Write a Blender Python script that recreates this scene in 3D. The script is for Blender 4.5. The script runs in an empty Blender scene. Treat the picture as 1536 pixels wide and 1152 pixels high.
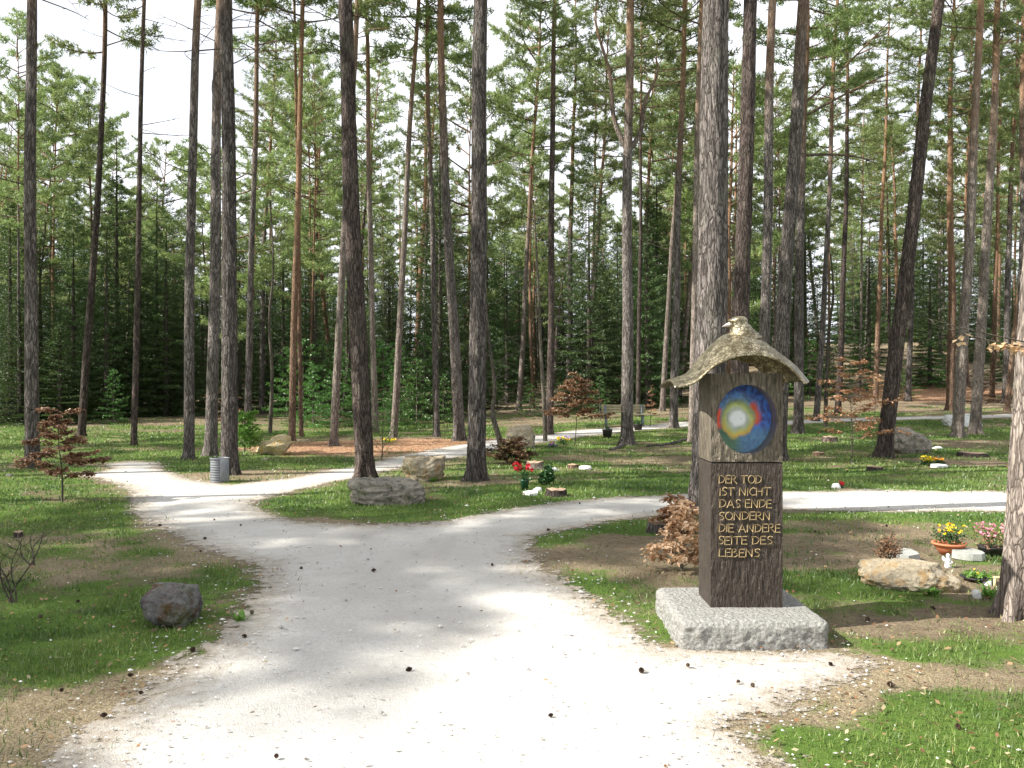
import bpy, math, random
import numpy as np
from math import pi, sin, cos, radians

SC = bpy.context.scene
COL = SC.collection
F, CX, HY, EYE = 1240.0, 768.0, 578.0, 1.6      # focal length in pixels, centre column, horizon row, eye height
rnd = random.Random(7)

# ------------------------------------------------------------------ noise
def _h(ix, iy, s=0):
    n = (ix.astype(np.int64) * 374761393 + iy.astype(np.int64) * 668265263 + s * 1274126177) & 0x7fffffff
    n = ((n ^ (n >> 13)) * 1274126177) & 0x7fffffff
    n = n ^ (n >> 16)
    return (n & 0xffff) / 65535.0
def vn(x, y, s=0):
    x = np.asarray(x, float); y = np.asarray(y, float)
    ix = np.floor(x); iy = np.floor(y); fx = x - ix; fy = y - iy
    fx = fx * fx * (3 - 2 * fx); fy = fy * fy * (3 - 2 * fy)
    a = _h(ix, iy, s); b = _h(ix + 1, iy, s); c = _h(ix, iy + 1, s); d = _h(ix + 1, iy + 1, s)
    return (a * (1 - fx) + b * fx) * (1 - fy) + (c * (1 - fx) + d * fx) * fy
def fbm(x, y, o=4, s=0):
    t = 0; a = .5; f = 1; n = 0
    for k in range(o):
        t = t + a * vn(x * f + 17.3 * k, y * f - 9.1 * k, s + k); n += a; a *= .5; f *= 2.03
    return t / n
def vn3(p, s=0):
    x, y, z = p[:, 0], p[:, 1], p[:, 2]
    iz = np.floor(z); fz = z - iz; fz = fz * fz * (3 - 2 * fz)
    a = vn(x + iz * 37.17, y + iz * 17.71, s); b = vn(x + (iz + 1) * 37.17, y + (iz + 1) * 17.71, s)
    return a * (1 - fz) + b * fz
def fbm3(p, o=4, s=0):
    t = 0; a = .5; n = 0; f = 1
    for k in range(o):
        t = t + a * vn3(p * f + 5.7 * k, s + k); n += a; a *= .5; f *= 2.05
    return t / n
def smooth(a, b, x):
    t = np.clip((x - a) / (b - a), 0, 1); return t * t * (3 - 2 * t)

# ------------------------------------------------------------------ terrain
def gz(x, y):
    x = np.asarray(x, float); y = np.asarray(y, float)
    r = np.clip((x / np.maximum(y, 8) + .62) / 1.24, -.2, 1.2)
    a = np.interp(r, [-.2, .3, .5, .78, 1.2], [.000, .002, .008, .030, .040])
    b = np.interp(r, [-.2, .3, .5, .78, 1.2], [.0004, .0006, .0010, .0017, .0017])
    t = np.clip(y - 24, 0, 46)
    tail = np.clip(y - 70, 0, 400)
    z = a * t + b * t * t + tail * .02
    z = z + (fbm(x / 3.1, y / 3.1, 3, 5) - .5) * .10 * smooth(2, 9, np.abs(y) + np.abs(x)) + (fbm(x / 9, y / 9, 2, 8) - .5) * .5 * smooth(24, 45, y)
    return z
GZ0 = float(gz(1.4, 5.4))
def g1(x, y): return float(gz(x, y))
def at(px, py):
    t = np.concatenate([np.arange(1.5, 30, .01), np.arange(30, 140, .05)])
    x = (px - CX) / F * t; z = EYE - (py - HY) / F * t
    k = np.nonzero(z < gz(x, t))[0]
    i = k[0] if len(k) else len(t) - 1
    return float(x[i]), float(t[i])
def ptat(px, py, D): return np.array([(px - CX) / F * D, D, EYE - (py - HY) / F * D])

# ------------------------------------------------------------------ objects
def tag(o, label=None, cat=None, group=None, kind=None):
    if label: o['label'] = label
    if cat: o['category'] = cat
    if group: o['group'] = group
    if kind: o['kind'] = kind
    return o
def empty(name, loc, label, cat, group=None, rz=0):
    o = bpy.data.objects.new(name, None); COL.objects.link(o); o.location = loc; o.rotation_euler = (0, 0, rz)
    o.empty_display_size = .1
    return tag(o, label, cat, group)

class MB:
    def __init__(s): s.v = []; s.q = []; s.t = []; s.n = 0; s.cols = []
    def add(s, v, q=None, t=None, mi=0, col=None):
        v = np.asarray(v, float).reshape(-1, 3)
        if q is not None and len(q): s.q.append((np.asarray(q, np.int64) + s.n, mi))
        if t is not None and len(t): s.t.append((np.asarray(t, np.int64) + s.n, mi))
        s.v.append(v); s.n += len(v)
        s.cols.append(np.full((len(v), 3), 1.0) if col is None else np.broadcast_to(np.asarray(col, float), (len(v), 3)))
        return s
    def mesh(s, name, mats, smoothf=True, colors=False):
        me = bpy.data.meshes.new(name)
        v = np.concatenate(s.v); nv = len(v)
        nq = sum(len(a) for a, _ in s.q); nt = sum(len(a) for a, _ in s.t)
        me.vertices.add(nv); me.vertices.foreach_set('co', v.astype(np.float32).ravel())
        idx = [a.ravel() for a, _ in s.q] + [a.ravel() for a, _ in s.t]
        idx = np.concatenate(idx).astype(np.int32)
        me.loops.add(len(idx)); me.loops.foreach_set('vertex_index', idx)
        me.polygons.add(nq + nt)
        st = np.concatenate([np.arange(nq) * 4, nq * 4 + np.arange(nt) * 3]).astype(np.int32)
        me.polygons.foreach_set('loop_start', st)
        mi = np.concatenate([np.full(len(a), m) for a, m in s.q] + [np.full(len(a), m) for a, m in s.t]).astype(np.int32)
        me.polygons.foreach_set('material_index', mi)
        me.polygons.foreach_set('use_smooth', np.full(nq + nt, smoothf))
        if colors:
            ca = me.color_attributes.new('Col', 'FLOAT_COLOR', 'POINT')
            c = np.concatenate(s.cols); c = np.hstack([c, np.ones((nv, 1))])
            ca.data.foreach_set('color', c.astype(np.float32).ravel())
        for m in (mats if isinstance(mats, (list, tuple)) else [mats]): me.materials.append(m)
        me.update(calc_edges=True); me.validate()
        return me
    def build(s, name, mats, parent=None, smoothf=True, colors=False, loc=None):
        o = bpy.data.objects.new(name, s.mesh(name, mats, smoothf, colors)); COL.objects.link(o)
        if parent: o.parent = parent
        if loc is not None: o.location = loc
        return o

def nrm(v):
    v = np.asarray(v, float); return v / (np.linalg.norm(v, axis=-1, keepdims=True) + 1e-12)
def grid_q(nr, nc, wrap):
    r = np.arange(nr - 1)[:, None]; c = np.arange(nc if wrap else nc - 1)[None, :]
    c2 = (c + 1) % nc
    return np.stack([r * nc + c, r * nc + c2, (r + 1) * nc + c2, (r + 1) * nc + c], -1).reshape(-1, 4)
def tube(mb, P, R, sides=6, mi=0, cap=True, disp=None, col=None):
    P = np.asarray(P, float); n = len(P); R = np.broadcast_to(np.asarray(R, float), (n,))
    T = nrm(np.gradient(P, axis=0))
    ref = np.array([1., 0, 0]) if abs(T[0][0]) < .9 else np.array([0, 1., 0])
    U = nrm(np.cross(T, ref)); V = np.cross(T, U)
    a = np.arange(sides) / sides * 2 * pi
    rr = np.broadcast_to(R[:, None], (n, sides)).copy()
    if disp is not None: rr = rr * disp(a, P)
    v = P[:, None, :] + (U[:, None, :] * np.cos(a)[None, :, None] + V[:, None, :] * np.sin(a)[None, :, None]) * rr[:, :, None]
    q = grid_q(n, sides, True)[:, ::-1]
    v = v.reshape(-1, 3); t = None
    if cap:
        v = np.vstack([v, P[0], P[-1]]); i0 = n * sides; k = np.arange(sides); k2 = (k + 1) % sides
        t = np.vstack([np.stack([np.full(sides, i0), k, k2], 1)[:, ::-1] * 1, np.stack([np.full(sides, i0 + 1), (n - 1) * sides + k2, (n - 1) * sides + k], 1)[:, ::-1]])
    mb.add(v, q, t, mi, col)
def box(mb, c, s, mi=0, rot=0, col=None):
    c = np.asarray(c, float); s = np.asarray(s, float) / 2
    k = np.array([[-1, -1, -1], [1, -1, -1], [1, 1, -1], [-1, 1, -1], [-1, -1, 1], [1, -1, 1], [1, 1, 1], [-1, 1, 1]]) * s
    if rot: k = k @ np.array([[cos(rot), sin(rot), 0], [-sin(rot), cos(rot), 0], [0, 0, 1]])
    mb.add(k + c, [[3, 2, 1, 0], [4, 5, 6, 7], [0, 1, 5, 4], [1, 2, 6, 5], [2, 3, 7, 6], [3, 0, 4, 7]], mi=mi, col=col)
def lathe(mb, prof, c=(0, 0, 0), n=24, mi=0, squash=(1, 1), fn=None):
    a = np.arange(n) / n * 2 * pi; prof = np.asarray(prof, float)
    v = np.stack([prof[:, 0:1] * np.cos(a) * squash[0], prof[:, 0:1] * np.sin(a) * squash[1], np.broadcast_to(prof[:, 1:2], (len(prof), n))], -1).reshape(-1, 3)
    if fn is not None: v = fn(v)
    mb.add(v + np.asarray(c, float), grid_q(len(prof), n, True), mi=mi)
def bevel(o, w, seg=2):
    m = o.modifiers.new('bevel', 'BEVEL'); m.width = w; m.segments = seg; m.limit_method = 'ANGLE'

# ------------------------------------------------------------------ materials
class Mat:
    def __init__(s, name):
        s.m = bpy.data.materials.new(name); s.m.use_nodes = True; s.nt = s.m.node_tree; s.nt.nodes.clear()
        s.out = s.n('ShaderNodeOutputMaterial')
    def n(s, t, **k):
        x = s.nt.nodes.new(t)
        for a, b in k.items(): setattr(x, a, b)
        return x
    def l(s, a, b): s.nt.links.new(a, b)
    def put(s, sock, v):
        if isinstance(v, bpy.types.NodeSocket): s.l(v, sock)
        elif v is not None: sock.default_value = (tuple(v) + (1,) if isinstance(v, (tuple, list)) and len(v) == 3 and sock.type == 'RGBA' else v)
    def coord(s, kind='Object', scale=(1, 1, 1)):
        c = s.n('ShaderNodeTexCoord'); mp = s.n('ShaderNodeMapping'); s.l(c.outputs[kind], mp.inputs[0]); mp.inputs['Scale'].default_value = scale
        return mp.outputs[0]
    def noise(s, vec, scale, detail=4, rough=.6, dist=0):
        x = s.n('ShaderNodeTexNoise'); s.put(x.inputs['Vector'], vec); x.inputs['Scale'].default_value = scale
        x.inputs['Detail'].default_value = detail; x.inputs['Roughness'].default_value = rough; x.inputs['Distortion'].default_value = dist
        return x.outputs['Fac']
    def voro(s, vec, scale, feature='F1', out='Distance', rand=1):
        x = s.n('ShaderNodeTexVoronoi', feature=feature); s.put(x.inputs['Vector'], vec); x.inputs['Scale'].default_value = scale; x.inputs['Randomness'].default_value = rand
        return x.outputs[out]
    def ramp(s, f, pts, interp='LINEAR'):
        x = s.n('ShaderNodeValToRGB'); s.put(x.inputs[0], f); cr = x.color_ramp; cr.interpolation = interp
        while len(cr.elements) < len(pts): cr.elements.new(.5)
        for e, (p, c) in zip(cr.elements, pts):
            e.position = p; e.color = (c, c, c, 1) if isinstance(c, (int, float)) else tuple(c) + (1,)
        return x.outputs[0]
    def mix(s, f, a, b, mode='MIX'):
        x = s.n('ShaderNodeMix', data_type='RGBA', blend_type=mode)
        s.put(x.inputs[0], f); s.put(x.inputs[6], a); s.put(x.inputs[7], b); return x.outputs[2]
    def math(s, op, a, b=None, clamp=False):
        x = s.n('ShaderNodeMath', operation=op); x.use_clamp = clamp; s.put(x.inputs[0], a)
        if b is not None: s.put(x.inputs[1], b)
        return x.outputs[0]
    def attr(s, name='Col', out='Color'):
        x = s.n('ShaderNodeAttribute', attribute_name=name); return x.outputs[out]
    def sep(s, c):
        x = s.n('ShaderNodeSeparateColor'); s.l(c, x.inputs[0]); return x.outputs
    def bump(s, h, strength=.5, dist=.02):
        x = s.n('ShaderNodeBump'); s.put(x.inputs['Height'], h); x.inputs['Strength'].default_value = strength; x.inputs['Distance'].default_value = dist
        return x.outputs[0]
    def rand(s): return s.n('ShaderNodeObjectInfo').outputs['Random']
    def principled(s, color, rough=.8, metal=0, normal=None, spec=.3):
        b = s.n('ShaderNodeBsdfPrincipled'); s.put(b.inputs['Base Color'], color); s.put(b.inputs['Roughness'], rough); s.put(b.inputs['Metallic'], metal)
        b.inputs['Specular IOR Level'].default_value = spec
        if normal is not None: s.l(normal, b.inputs['Normal'])
        return b.outputs[0]
    def surf(s, sh): s.l(sh, s.out.inputs[0]); return s.m

def leafmat(name, ca, cb, trans=.35, cc=None, col=False, scale=.6):
    m = Mat(name); ob = m.coord('Object')
    f = m.ramp(m.noise(ob, scale, 3), [(.3, 0.), (.7, 1.)])
    c = m.mix(f, ca, cb)
    if cc: c = m.mix(m.ramp(m.noise(ob, 9, 2), [(.45, 0.), (.65, .8)]), c, cc)
    if col: c = m.mix(1.0, c, m.attr(), 'MULTIPLY')
    hs = m.n('ShaderNodeHueSaturation'); m.l(c, hs.inputs['Color'])
    r = m.rand(); m.l(m.math('MULTIPLY_ADD', r, .022), hs.inputs['Hue']); hs.inputs['Hue'].links[0].from_node.inputs[2].default_value = .489
    vv = m.math('MULTIPLY_ADD', r, .5); vv.node.inputs[2].default_value = .75; m.l(vv, hs.inputs['Value'])
    c = hs.outputs[0]
    d = m.n('ShaderNodeBsdfDiffuse'); m.l(c, d.inputs[0])
    t = m.n('ShaderNodeBsdfTranslucent'); m.l(c, t.inputs[0])
    g = m.n('ShaderNodeBsdfGlossy'); g.inputs['Roughness'].default_value = .45; g.inputs[0].default_value = (.8, .85, .8, 1)
    x = m.n('ShaderNodeMixShader'); x.inputs[0].default_value = trans; m.l(d.outputs[0], x.inputs[1]); m.l(t.outputs[0], x.inputs[2])
    y = m.n('ShaderNodeMixShader'); y.inputs[0].default_value = .04; m.l(x.outputs[0], y.inputs[1]); m.l(g.outputs[0], y.inputs[2])
    return m.surf(y.outputs[0])

def bark_mat(name, dark, mid, light, orange=True, plate=1.0, strength=1.0, top=(7.5, 13)):
    m = Mat(name); ob = m.coord('Object')
    sx = m.coord('Object', (1, 1, .19)); rz = m.noise(sx, 3.0, 3, .6)
    warp = m.n('ShaderNodeVectorMath', operation='ADD'); m.l(sx, warp.inputs[0])
    nz = m.n('ShaderNodeTexNoise'); m.l(sx, nz.inputs[0]); nz.inputs['Scale'].default_value = 9; nz.inputs['Detail'].default_value = 3
    sc = m.n('ShaderNodeVectorMath', operation='SCALE'); m.l(nz.outputs['Color'], sc.inputs[0]); sc.inputs['Scale'].default_value = .14
    m.l(sc.outputs[0], warp.inputs[1])
    ed = m.voro(warp.outputs[0], 27 * plate, 'DISTANCE_TO_EDGE')
    cellc = m.voro(warp.outputs[0], 27 * plate, 'F1', 'Color')
    crack = m.ramp(m.math('ADD', ed, m.math('MULTIPLY', m.noise(sx, 34, 4, .7), .22)), [(.07, .1), (.27, 1.)])
    fine = m.noise(m.coord('Object', (1, 1, .4)), 70, 4, .7)
    base = m.mix(m.ramp(fine, [(.3, 0.), (.7, 1.)]), mid, light)
    cs = m.sep(cellc)[0]
    base = m.mix(m.ramp(cs, [(.25, 0.), (.9, .85)]), base, tuple(c * .5 for c in mid))
    base = m.mix(m.ramp(rz, [(.42, 0.), (.66, .55)]), base, tuple(c * .55 for c in mid))
    base = m.mix(m.ramp(m.noise(m.coord('Object', (1, 1, .22)), 12, 5, .75), [(.5, 0.), (.68, .55)]), base, tuple(c * 1.25 for c in light))
    base = m.mix(crack, dark, base)
    if orange:
        s = m.n('ShaderNodeSeparateXYZ'); m.l(ob, s.inputs[0])
        zz = m.math('ADD', s.outputs[2], m.math('MULTIPLY', m.noise(ob, 1.3, 3), 5.0))
        f = m.n('ShaderNodeMapRange'); m.l(zz, f.inputs[0]); f.inputs[1].default_value = top[0] + 2.5; f.inputs[2].default_value = top[1] + 2.5
        f.inputs[3].default_value = 0; f.inputs[4].default_value = .92
        org = m.mix(m.ramp(fine, [(.3, 0.), (.7, 1.)]), (.19, .105, .06), (.42, .26, .155))
        base = m.mix(f.outputs[0], base, org)
    # lichen tint
    base = m.mix(m.ramp(m.noise(ob, 2.2, 4), [(.55, 0.), (.75, .3)]), base, (.15, .17, .10))
    hs = m.n('ShaderNodeHueSaturation'); m.l(base, hs.inputs['Color']); vv = m.math('MULTIPLY_ADD', m.rand(), .45); vv.node.inputs[2].default_value = .70
    m.l(vv, hs.inputs['Value'])
    h = m.math('ADD', m.math('MULTIPLY', crack, .7), m.math('MULTIPLY', fine, .6))
    h = m.math('ADD', h, m.math('MULTIPLY', cs, .5))
    return m.surf(m.principled(hs.outputs[0], .9, normal=m.bump(h, strength, .03), spec=.1))

M = {}
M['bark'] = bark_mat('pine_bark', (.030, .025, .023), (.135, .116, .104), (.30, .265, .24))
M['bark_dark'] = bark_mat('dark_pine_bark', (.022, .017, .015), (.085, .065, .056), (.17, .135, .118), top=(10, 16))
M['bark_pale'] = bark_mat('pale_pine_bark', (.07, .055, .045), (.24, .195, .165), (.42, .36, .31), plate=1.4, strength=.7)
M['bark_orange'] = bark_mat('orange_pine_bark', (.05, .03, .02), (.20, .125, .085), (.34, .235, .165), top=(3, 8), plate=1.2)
M['twig'] = bark_mat('twig_bark', (.03, .026, .02), (.10, .088, .068), (.19, .17, .135), False, 2.0, .4)
M['pine'] = leafmat('pine_needles', (.11, .175, .055), (.24, .31, .095), .52, (.30, .33, .13))
M['spruce'] = leafmat('spruce_needles', (.026, .055, .014), (.075, .125, .028), .35)
M['spruce_l'] = leafmat('young_spruce_needles', (.05, .13, .025), (.10, .21, .04), .4)
M['beech'] = leafmat('withered_beech_leaves', (.26, .115, .05), (.42, .22, .11), .35, (.5, .33, .2))
M['beech_d'] = leafmat('dark_withered_leaves', (.16, .08, .04), (.28, .15, .075), .3, (.38, .25, .15))
M['bush_d'] = leafmat('dark_bush_leaves', (.07, .03, .022), (.15, .07, .04), .25, (.10, .09, .03))
M['beech_l'] = leafmat('pale_withered_leaves', (.46, .27, .15), (.62, .42, .27), .4, (.68, .52, .38))
M['grass'] = leafmat('grass_blades', (1, 1, 1), (.85, .9, .8), .35, None, True, .8)
M['green'] = leafmat('flower_foliage', (.03, .09, .025), (.06, .14, .04), .3)
M['fresh'] = leafmat('fresh_green_leaves', (.10, .22, .03), (.17, .32, .05), .4)

def simple(name, ca, cb, rough=.7, scale=8, metal=0, b=.2, bd=.01, spec=.3, detail=5):
    m = Mat(name); ob = m.coord('Object'); n = m.noise(ob, scale, detail, .65)
    return m.surf(m.principled(m.mix(m.ramp(n, [(.32, 0.), (.68, 1.)]), ca, cb), rough, metal, m.bump(m.noise(ob, scale * 3, 4), b, bd), spec))
M['white'] = simple('white_stone', (.55, .55, .52), (.78, .78, .75), .6, 20)
M['red'] = simple('red_petals', (.34, .008, .015), (.52, .02, .035), .6, 30)
M['yellow'] = simple('yellow_petals', (.7, .5, .01), (.8, .65, .05), .6, 30)
M['orangef'] = simple('orange_petals', (.7, .28, .02), (.8, .4, .05), .6, 30)
M['pink'] = simple('pink_petals', (.45, .14, .22), (.65, .3, .36), .6, 30)
M['violet'] = simple('violet_petals', (.22, .12, .4), (.4, .3, .6), .6, 30)
M['terra'] = simple('terracotta', (.42, .13, .06), (.52, .19, .09), .75, 12)
M['darkpot'] = simple('dark_pot', (.02, .02, .02), (.04, .035, .03), .5, 12)
M['slab'] = simple('grey_slab', (.22, .23, .21), (.36, .36, .33), .85, 10, b=.4)
M['metal'] = simple('galvanised_metal', (.10, .11, .12), (.17, .18, .19), .6, 6, .3, .1)
M['steel'] = simple('painted_steel', (.16, .2, .24), (.2, .25, .3), .5, 6, .3, .1)
M['wood'] = simple('weathered_planks', (.26, .23, .14), (.40, .36, .24), .8, 14)
M['palewood'] = simple('pale_wood', (.5, .42, .2), (.62, .54, .3), .7, 14)
M['gold'] = simple('gilded_letters', (.25, .18, .085), (.36, .27, .14), .6, 30, .1, .3, .004)
M['cone'] = simple('cone_scales', (.045, .028, .02), (.14, .09, .06), .8, 60, b=.8)
M['beak'] = simple('pale_beak', (.6, .5, .45), (.75, .65, .58), .4, 10)
M['glasspot'] = simple('dark_green_vase', (.008, .035, .015), (.015, .06, .03), .25, 5)
M['endgrain'] = simple('cut_wood', (.25, .17, .11), (.42, .31, .21), .85, 9)

def rockmat(name, ca, cb, cc, moss=0, ms=(.05, .07, .02)):
    m = Mat(name); ob = m.coord('Object')
    c = m.mix(m.ramp(m.noise(ob, 3.5, 6, .7), [(.35, 0.), (.65, 1.)]), ca, cb)
    c = m.mix(m.ramp(m.noise(ob, 7, 5, .7, .6), [(.5, 0.), (.62, 1.)]), c, cc)
    c = m.mix(m.ramp(m.noise(ob, 26, 5, .75), [(.3, .75), (.5, 0.)]), c, tuple(x * .35 for x in ca))
    if moss: c = m.mix(m.ramp(m.noise(ob, 4.5, 5), [(.62 - moss * .25, 0.), (.7, .9)]), c, ms)
    h = m.math('ADD', m.noise(ob, 9, 8, .75), m.math('MULTIPLY', m.noise(ob, 40, 5, .7), .35))
    return m.surf(m.principled(c, .92, normal=m.bump(h, .9, .06), spec=.12))
M['rock'] = rockmat('limestone', (.36, .30, .21), (.54, .48, .36), (.40, .27, .13))
M['rock_g'] = rockmat('grey_limestone', (.22, .20, .17), (.40, .36, .29), (.13, .12, .10), .15)
M['rock_d'] = rockmat('mossy_stone', (.10, .095, .09), (.26, .25, .24), (.11, .055, .03), .6)
M['rock_y'] = rockmat('ochre_limestone', (.50, .40, .22), (.62, .54, .38), (.55, .38, .09))
M['granite'] = None
def granite():
    m = Mat('rough_granite'); ob = m.coord('Object')
    c = m.mix(m.ramp(m.noise(ob, 55, 6, .8), [(.38, 0.), (.6, 1.)]), (.17, .17, .155), (.42, .41, .385))
    c = m.mix(m.ramp(m.noise(ob, 9, 5, .7), [(.4, 0.), (.7, .5)]), c, (.34, .335, .30))
    c = m.mix(m.ramp(m.noise(ob, 2.5, 5, .7), [(.55, 0.), (.8, .6)]), c, (.19, .20, .14))
    h = m.math('ADD', m.math('MULTIPLY', m.voro(ob, 38), .8), m.noise(ob, 60, 6, .8))
    return m.surf(m.principled(c, .9, normal=m.bump(h, 1.0, .02), spec=.2))
M['granite'] = granite()
def carved(name, ca, cb, sx, sz, str_, dark):
    m = Mat(name); v = m.coord('Object', (1, 1, .16)); ob = m.coord('Object')
    w = m.noise(v, sx, 3, .55, .8); w2 = m.noise(m.coord('Object', (1, 1, .5)), sz, 4, .6, .5)
    h = m.math('ADD', m.math('MULTIPLY', w, 1.2), m.math('MULTIPLY', w2, .6))
    c = m.mix(m.ramp(h, [(.62, 0.), (1.1, 1.)]), ca, cb)
    c = m.mix(m.ramp(m.noise(ob, 6, 4), [(.4, 0.), (.75, .6)]), c, dark)
    return m.surf(m.principled(c, .55, .35, m.bump(h, str_, .03), .4))
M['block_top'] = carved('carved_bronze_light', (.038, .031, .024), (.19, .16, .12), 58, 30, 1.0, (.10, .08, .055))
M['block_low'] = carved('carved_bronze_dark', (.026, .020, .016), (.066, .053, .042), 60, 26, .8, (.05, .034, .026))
def brass():
    m = Mat('mottled_brass'); ob = m.coord('Object')
    c = m.mix(m.ramp(m.noise(ob, 22, 6, .75, .5), [(.42, 0.), (.58, 1.)]), (.11, .09, .055), (.52, .46, .32))
    ed = m.voro(ob, 46, 'DISTANCE_TO_EDGE')
    c = m.mix(m.ramp(ed, [(0.02, .85), (.12, 0.)]), c, (.06, .045, .02))
    c = m.mix(m.ramp(m.noise(ob, 5, 4), [(.45, 0.), (.62, .8)]), c, (.10, .08, .04))
    return m.surf(m.principled(c, .36, .75, m.bump(m.math('ADD', ed, m.noise(ob, 30, 4)), .45, .01), .5))
M['brass'] = brass()
def colmat(name, rough=.4, metal=0, spec=.5, b=.15):
    m = Mat(name); ob = m.coord('Object')
    return m.surf(m.principled(m.attr(), rough, metal, m.bump(m.noise(ob, 40, 4), b, .01), spec))
M['enamel'] = colmat('painted_enamel', .25)

# ground
def ground_mat():
    m = Mat('forest_ground'); z = m.sep(m.attr()); ob = m.coord('Object')
    n1 = m.noise(ob, 1.6, 6, .65); n2 = m.noise(ob, 14, 6, .7); n3 = m.noise(ob, 75, 4, .7)
    soil = m.mix(m.ramp(n2, [(.3, 0.), (.7, 1.)]), (.050, .034, .024), (.20, .15, .105))
    straw = m.mix(m.ramp(n3, [(.3, 0.), (.7, 1.)]), (.13, .10, .058), (.46, .38, .25))
    grass = m.mix(m.ramp(n2, [(.25, 0.), (.75, 1.)]), (.030, .072, .012), (.12, .20, .035))
    grass = m.mix(m.ramp(n1, [(.35, 0.), (.7, .7)]), grass, (.13, .20, .045))
    litter = m.mix(m.ramp(m.voro(ob, 16, 'F1', 'Color'), [(0., 0.), (1., 1.)]), (.15, .07, .035), (.48, .30, .185))
    bse = m.mix(m.math('ADD', z[2], m.math('MULTIPLY', m.math('SUBTRACT', n2, .5), .9), True), soil, straw)
    lf = m.math('ADD', z[1], m.math('MULTIPLY', m.math('SUBTRACT', n2, .5), .8)); lf = m.ramp(lf, [(.35, 0.), (.6, 1.)])
    bse = m.mix(lf, bse, litter)
    gf = m.math('ADD', z[0], m.math('MULTIPLY', m.math('SUBTRACT', m.math('ADD', m.math('MULTIPLY', n2, .6), m.math('MULTIPLY', n1, .4)), .5), 1.6))
    gf = m.ramp(gf, [(.35, 0.), (.62, 1.)])
    c = m.mix(gf, bse, grass)
    # sparse pale grit and dark flecks
    fl = m.voro(ob, 30); c = m.mix(m.ramp(fl, [(.10, .85), (.16, 0.)]), c, (.03, .02, .015))
    fl2 = m.voro(m.coord('Object', (1.03, .97, 1)), 17, 'F1', 'Distance'); c = m.mix(m.ramp(fl2, [(.07, .8), (.11, 0.)]), c, (.40, .34, .25))
    h = m.math('ADD', n2, m.math('MULTIPLY', n3, .5))
    return m.surf(m.principled(c, .95, normal=m.bump(h, .9, .05), spec=.08))
M['ground'] = ground_mat()
def gravel_mat():
    m = Mat('limestone_gravel'); ob = m.coord('Object')
    n1 = m.noise(ob, .9, 5, .6); n3 = m.noise(ob, 110, 3, .8); v = m.voro(ob, 60, 'F1', 'Color')
    c = m.mix(m.ramp(n3, [(.3, 0.), (.7, 1.)]), (.46, .44, .405), (.80, .78, .735))
    c = m.mix(m.math('MULTIPLY', m.sep(v)[0], .5), c, (.50, .47, .43))
    c = m.mix(m.ramp(m.noise(m.coord('Object', (1, .35, 1)), 1.1, 5, .65, .6), [(.48, 0.), (.68, .45)]), c, (.45, .42, .38))
    c = m.mix(m.ramp(n1, [(.35, 0.), (.7, .5)]), c, (.47, .44, .39))
    c = m.mix(m.ramp(m.noise(ob, 6, 6, .75), [(.55, 0.), (.75, .5)]), c, (.36, .33, .28))
    c = m.mix(m.ramp(m.voro(ob, 9), [(.035, .9), (.055, 0.)]), c, (.12, .10, .08))
    ed = m.sep(m.attr())
    mk = m.math('ADD', ed[0], m.math('MULTIPLY', m.math('SUBTRACT', m.noise(ob, 9, 6, .8), .5), 1.3))
    c = m.mix(m.ramp(mk, [(.5, .75), (.95, 0.)]), c, (.27, .22, .155))
    a = m.ramp(mk, [(.42, 0.), (.5, 1.)])
    sh = m.principled(c, .9, normal=m.bump(m.math('ADD', n3, m.math('MULTIPLY', m.noise(ob, 35, 4, .7), .8)), .8, .018), spec=.15)
    t = m.n('ShaderNodeBsdfTransparent'); x = m.n('ShaderNodeMixShader'); m.l(a, x.inputs[0]); m.l(t.outputs[0], x.inputs[1]); m.l(sh, x.inputs[2])
    return m.surf(x.outputs[0])
M['gravel'] = gravel_mat()

# ------------------------------------------------------------------ ground sheet and paths
def polyworld(pts): return np.array([at(*p) for p in pts])
MAIN = [(60, 1500), (80, 1152), (150, 1090), (225, 1040), (285, 990), (335, 950), (375, 905), (392, 872), (385, 848), (335, 832), (285, 815), (235, 790), (198, 765), (205, 745), (182, 728), (150, 718),
        (118, 714), (118, 709), (150, 709), (168, 703), (158, 696), (200, 692), (235, 694), (243, 705), (285, 721), (345, 728), (405, 722), (470, 711), (540, 699), (600, 684), (680, 669), (745, 659), (870, 645),
        (960, 639), (1015, 633), (1180, 631), (1250, 628), (1380, 625), (1540, 620), (1700, 616), (1700, 621), (1540, 625.5), (1380, 629.5), (1250, 633), (1180, 637), (1015, 641), (930, 649), (870, 655), (800, 665), (740, 676), (665, 690), (600, 702), (540, 716), (480, 727),
        (425, 740), (378, 752), (385, 765), (420, 778), (500, 787), (560, 789), (640, 787), (700, 776), (760, 765), (830, 755), (900, 748), (1010, 742), (1180, 738), (1300, 735), (1500, 738), (1620, 740), (1800, 742),
        (1800, 768), (1620, 767), (1400, 768), (1180, 765), (1020, 771), (930, 780), (850, 795), (800, 806), (785, 822), (803, 850), (845, 875), (893, 908), (945, 945), (985, 975), (1250, 985), (1290, 1000), (1210, 1040), (1110, 1090), (1160, 1152), (1300, 1500)]
PW = polyworld(MAIN)
PW[0] = (-2.2, -3.5); PW[-1] = (1.6, -3.5)
k1 = polyworld([(80, 1152)])[0]
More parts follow.
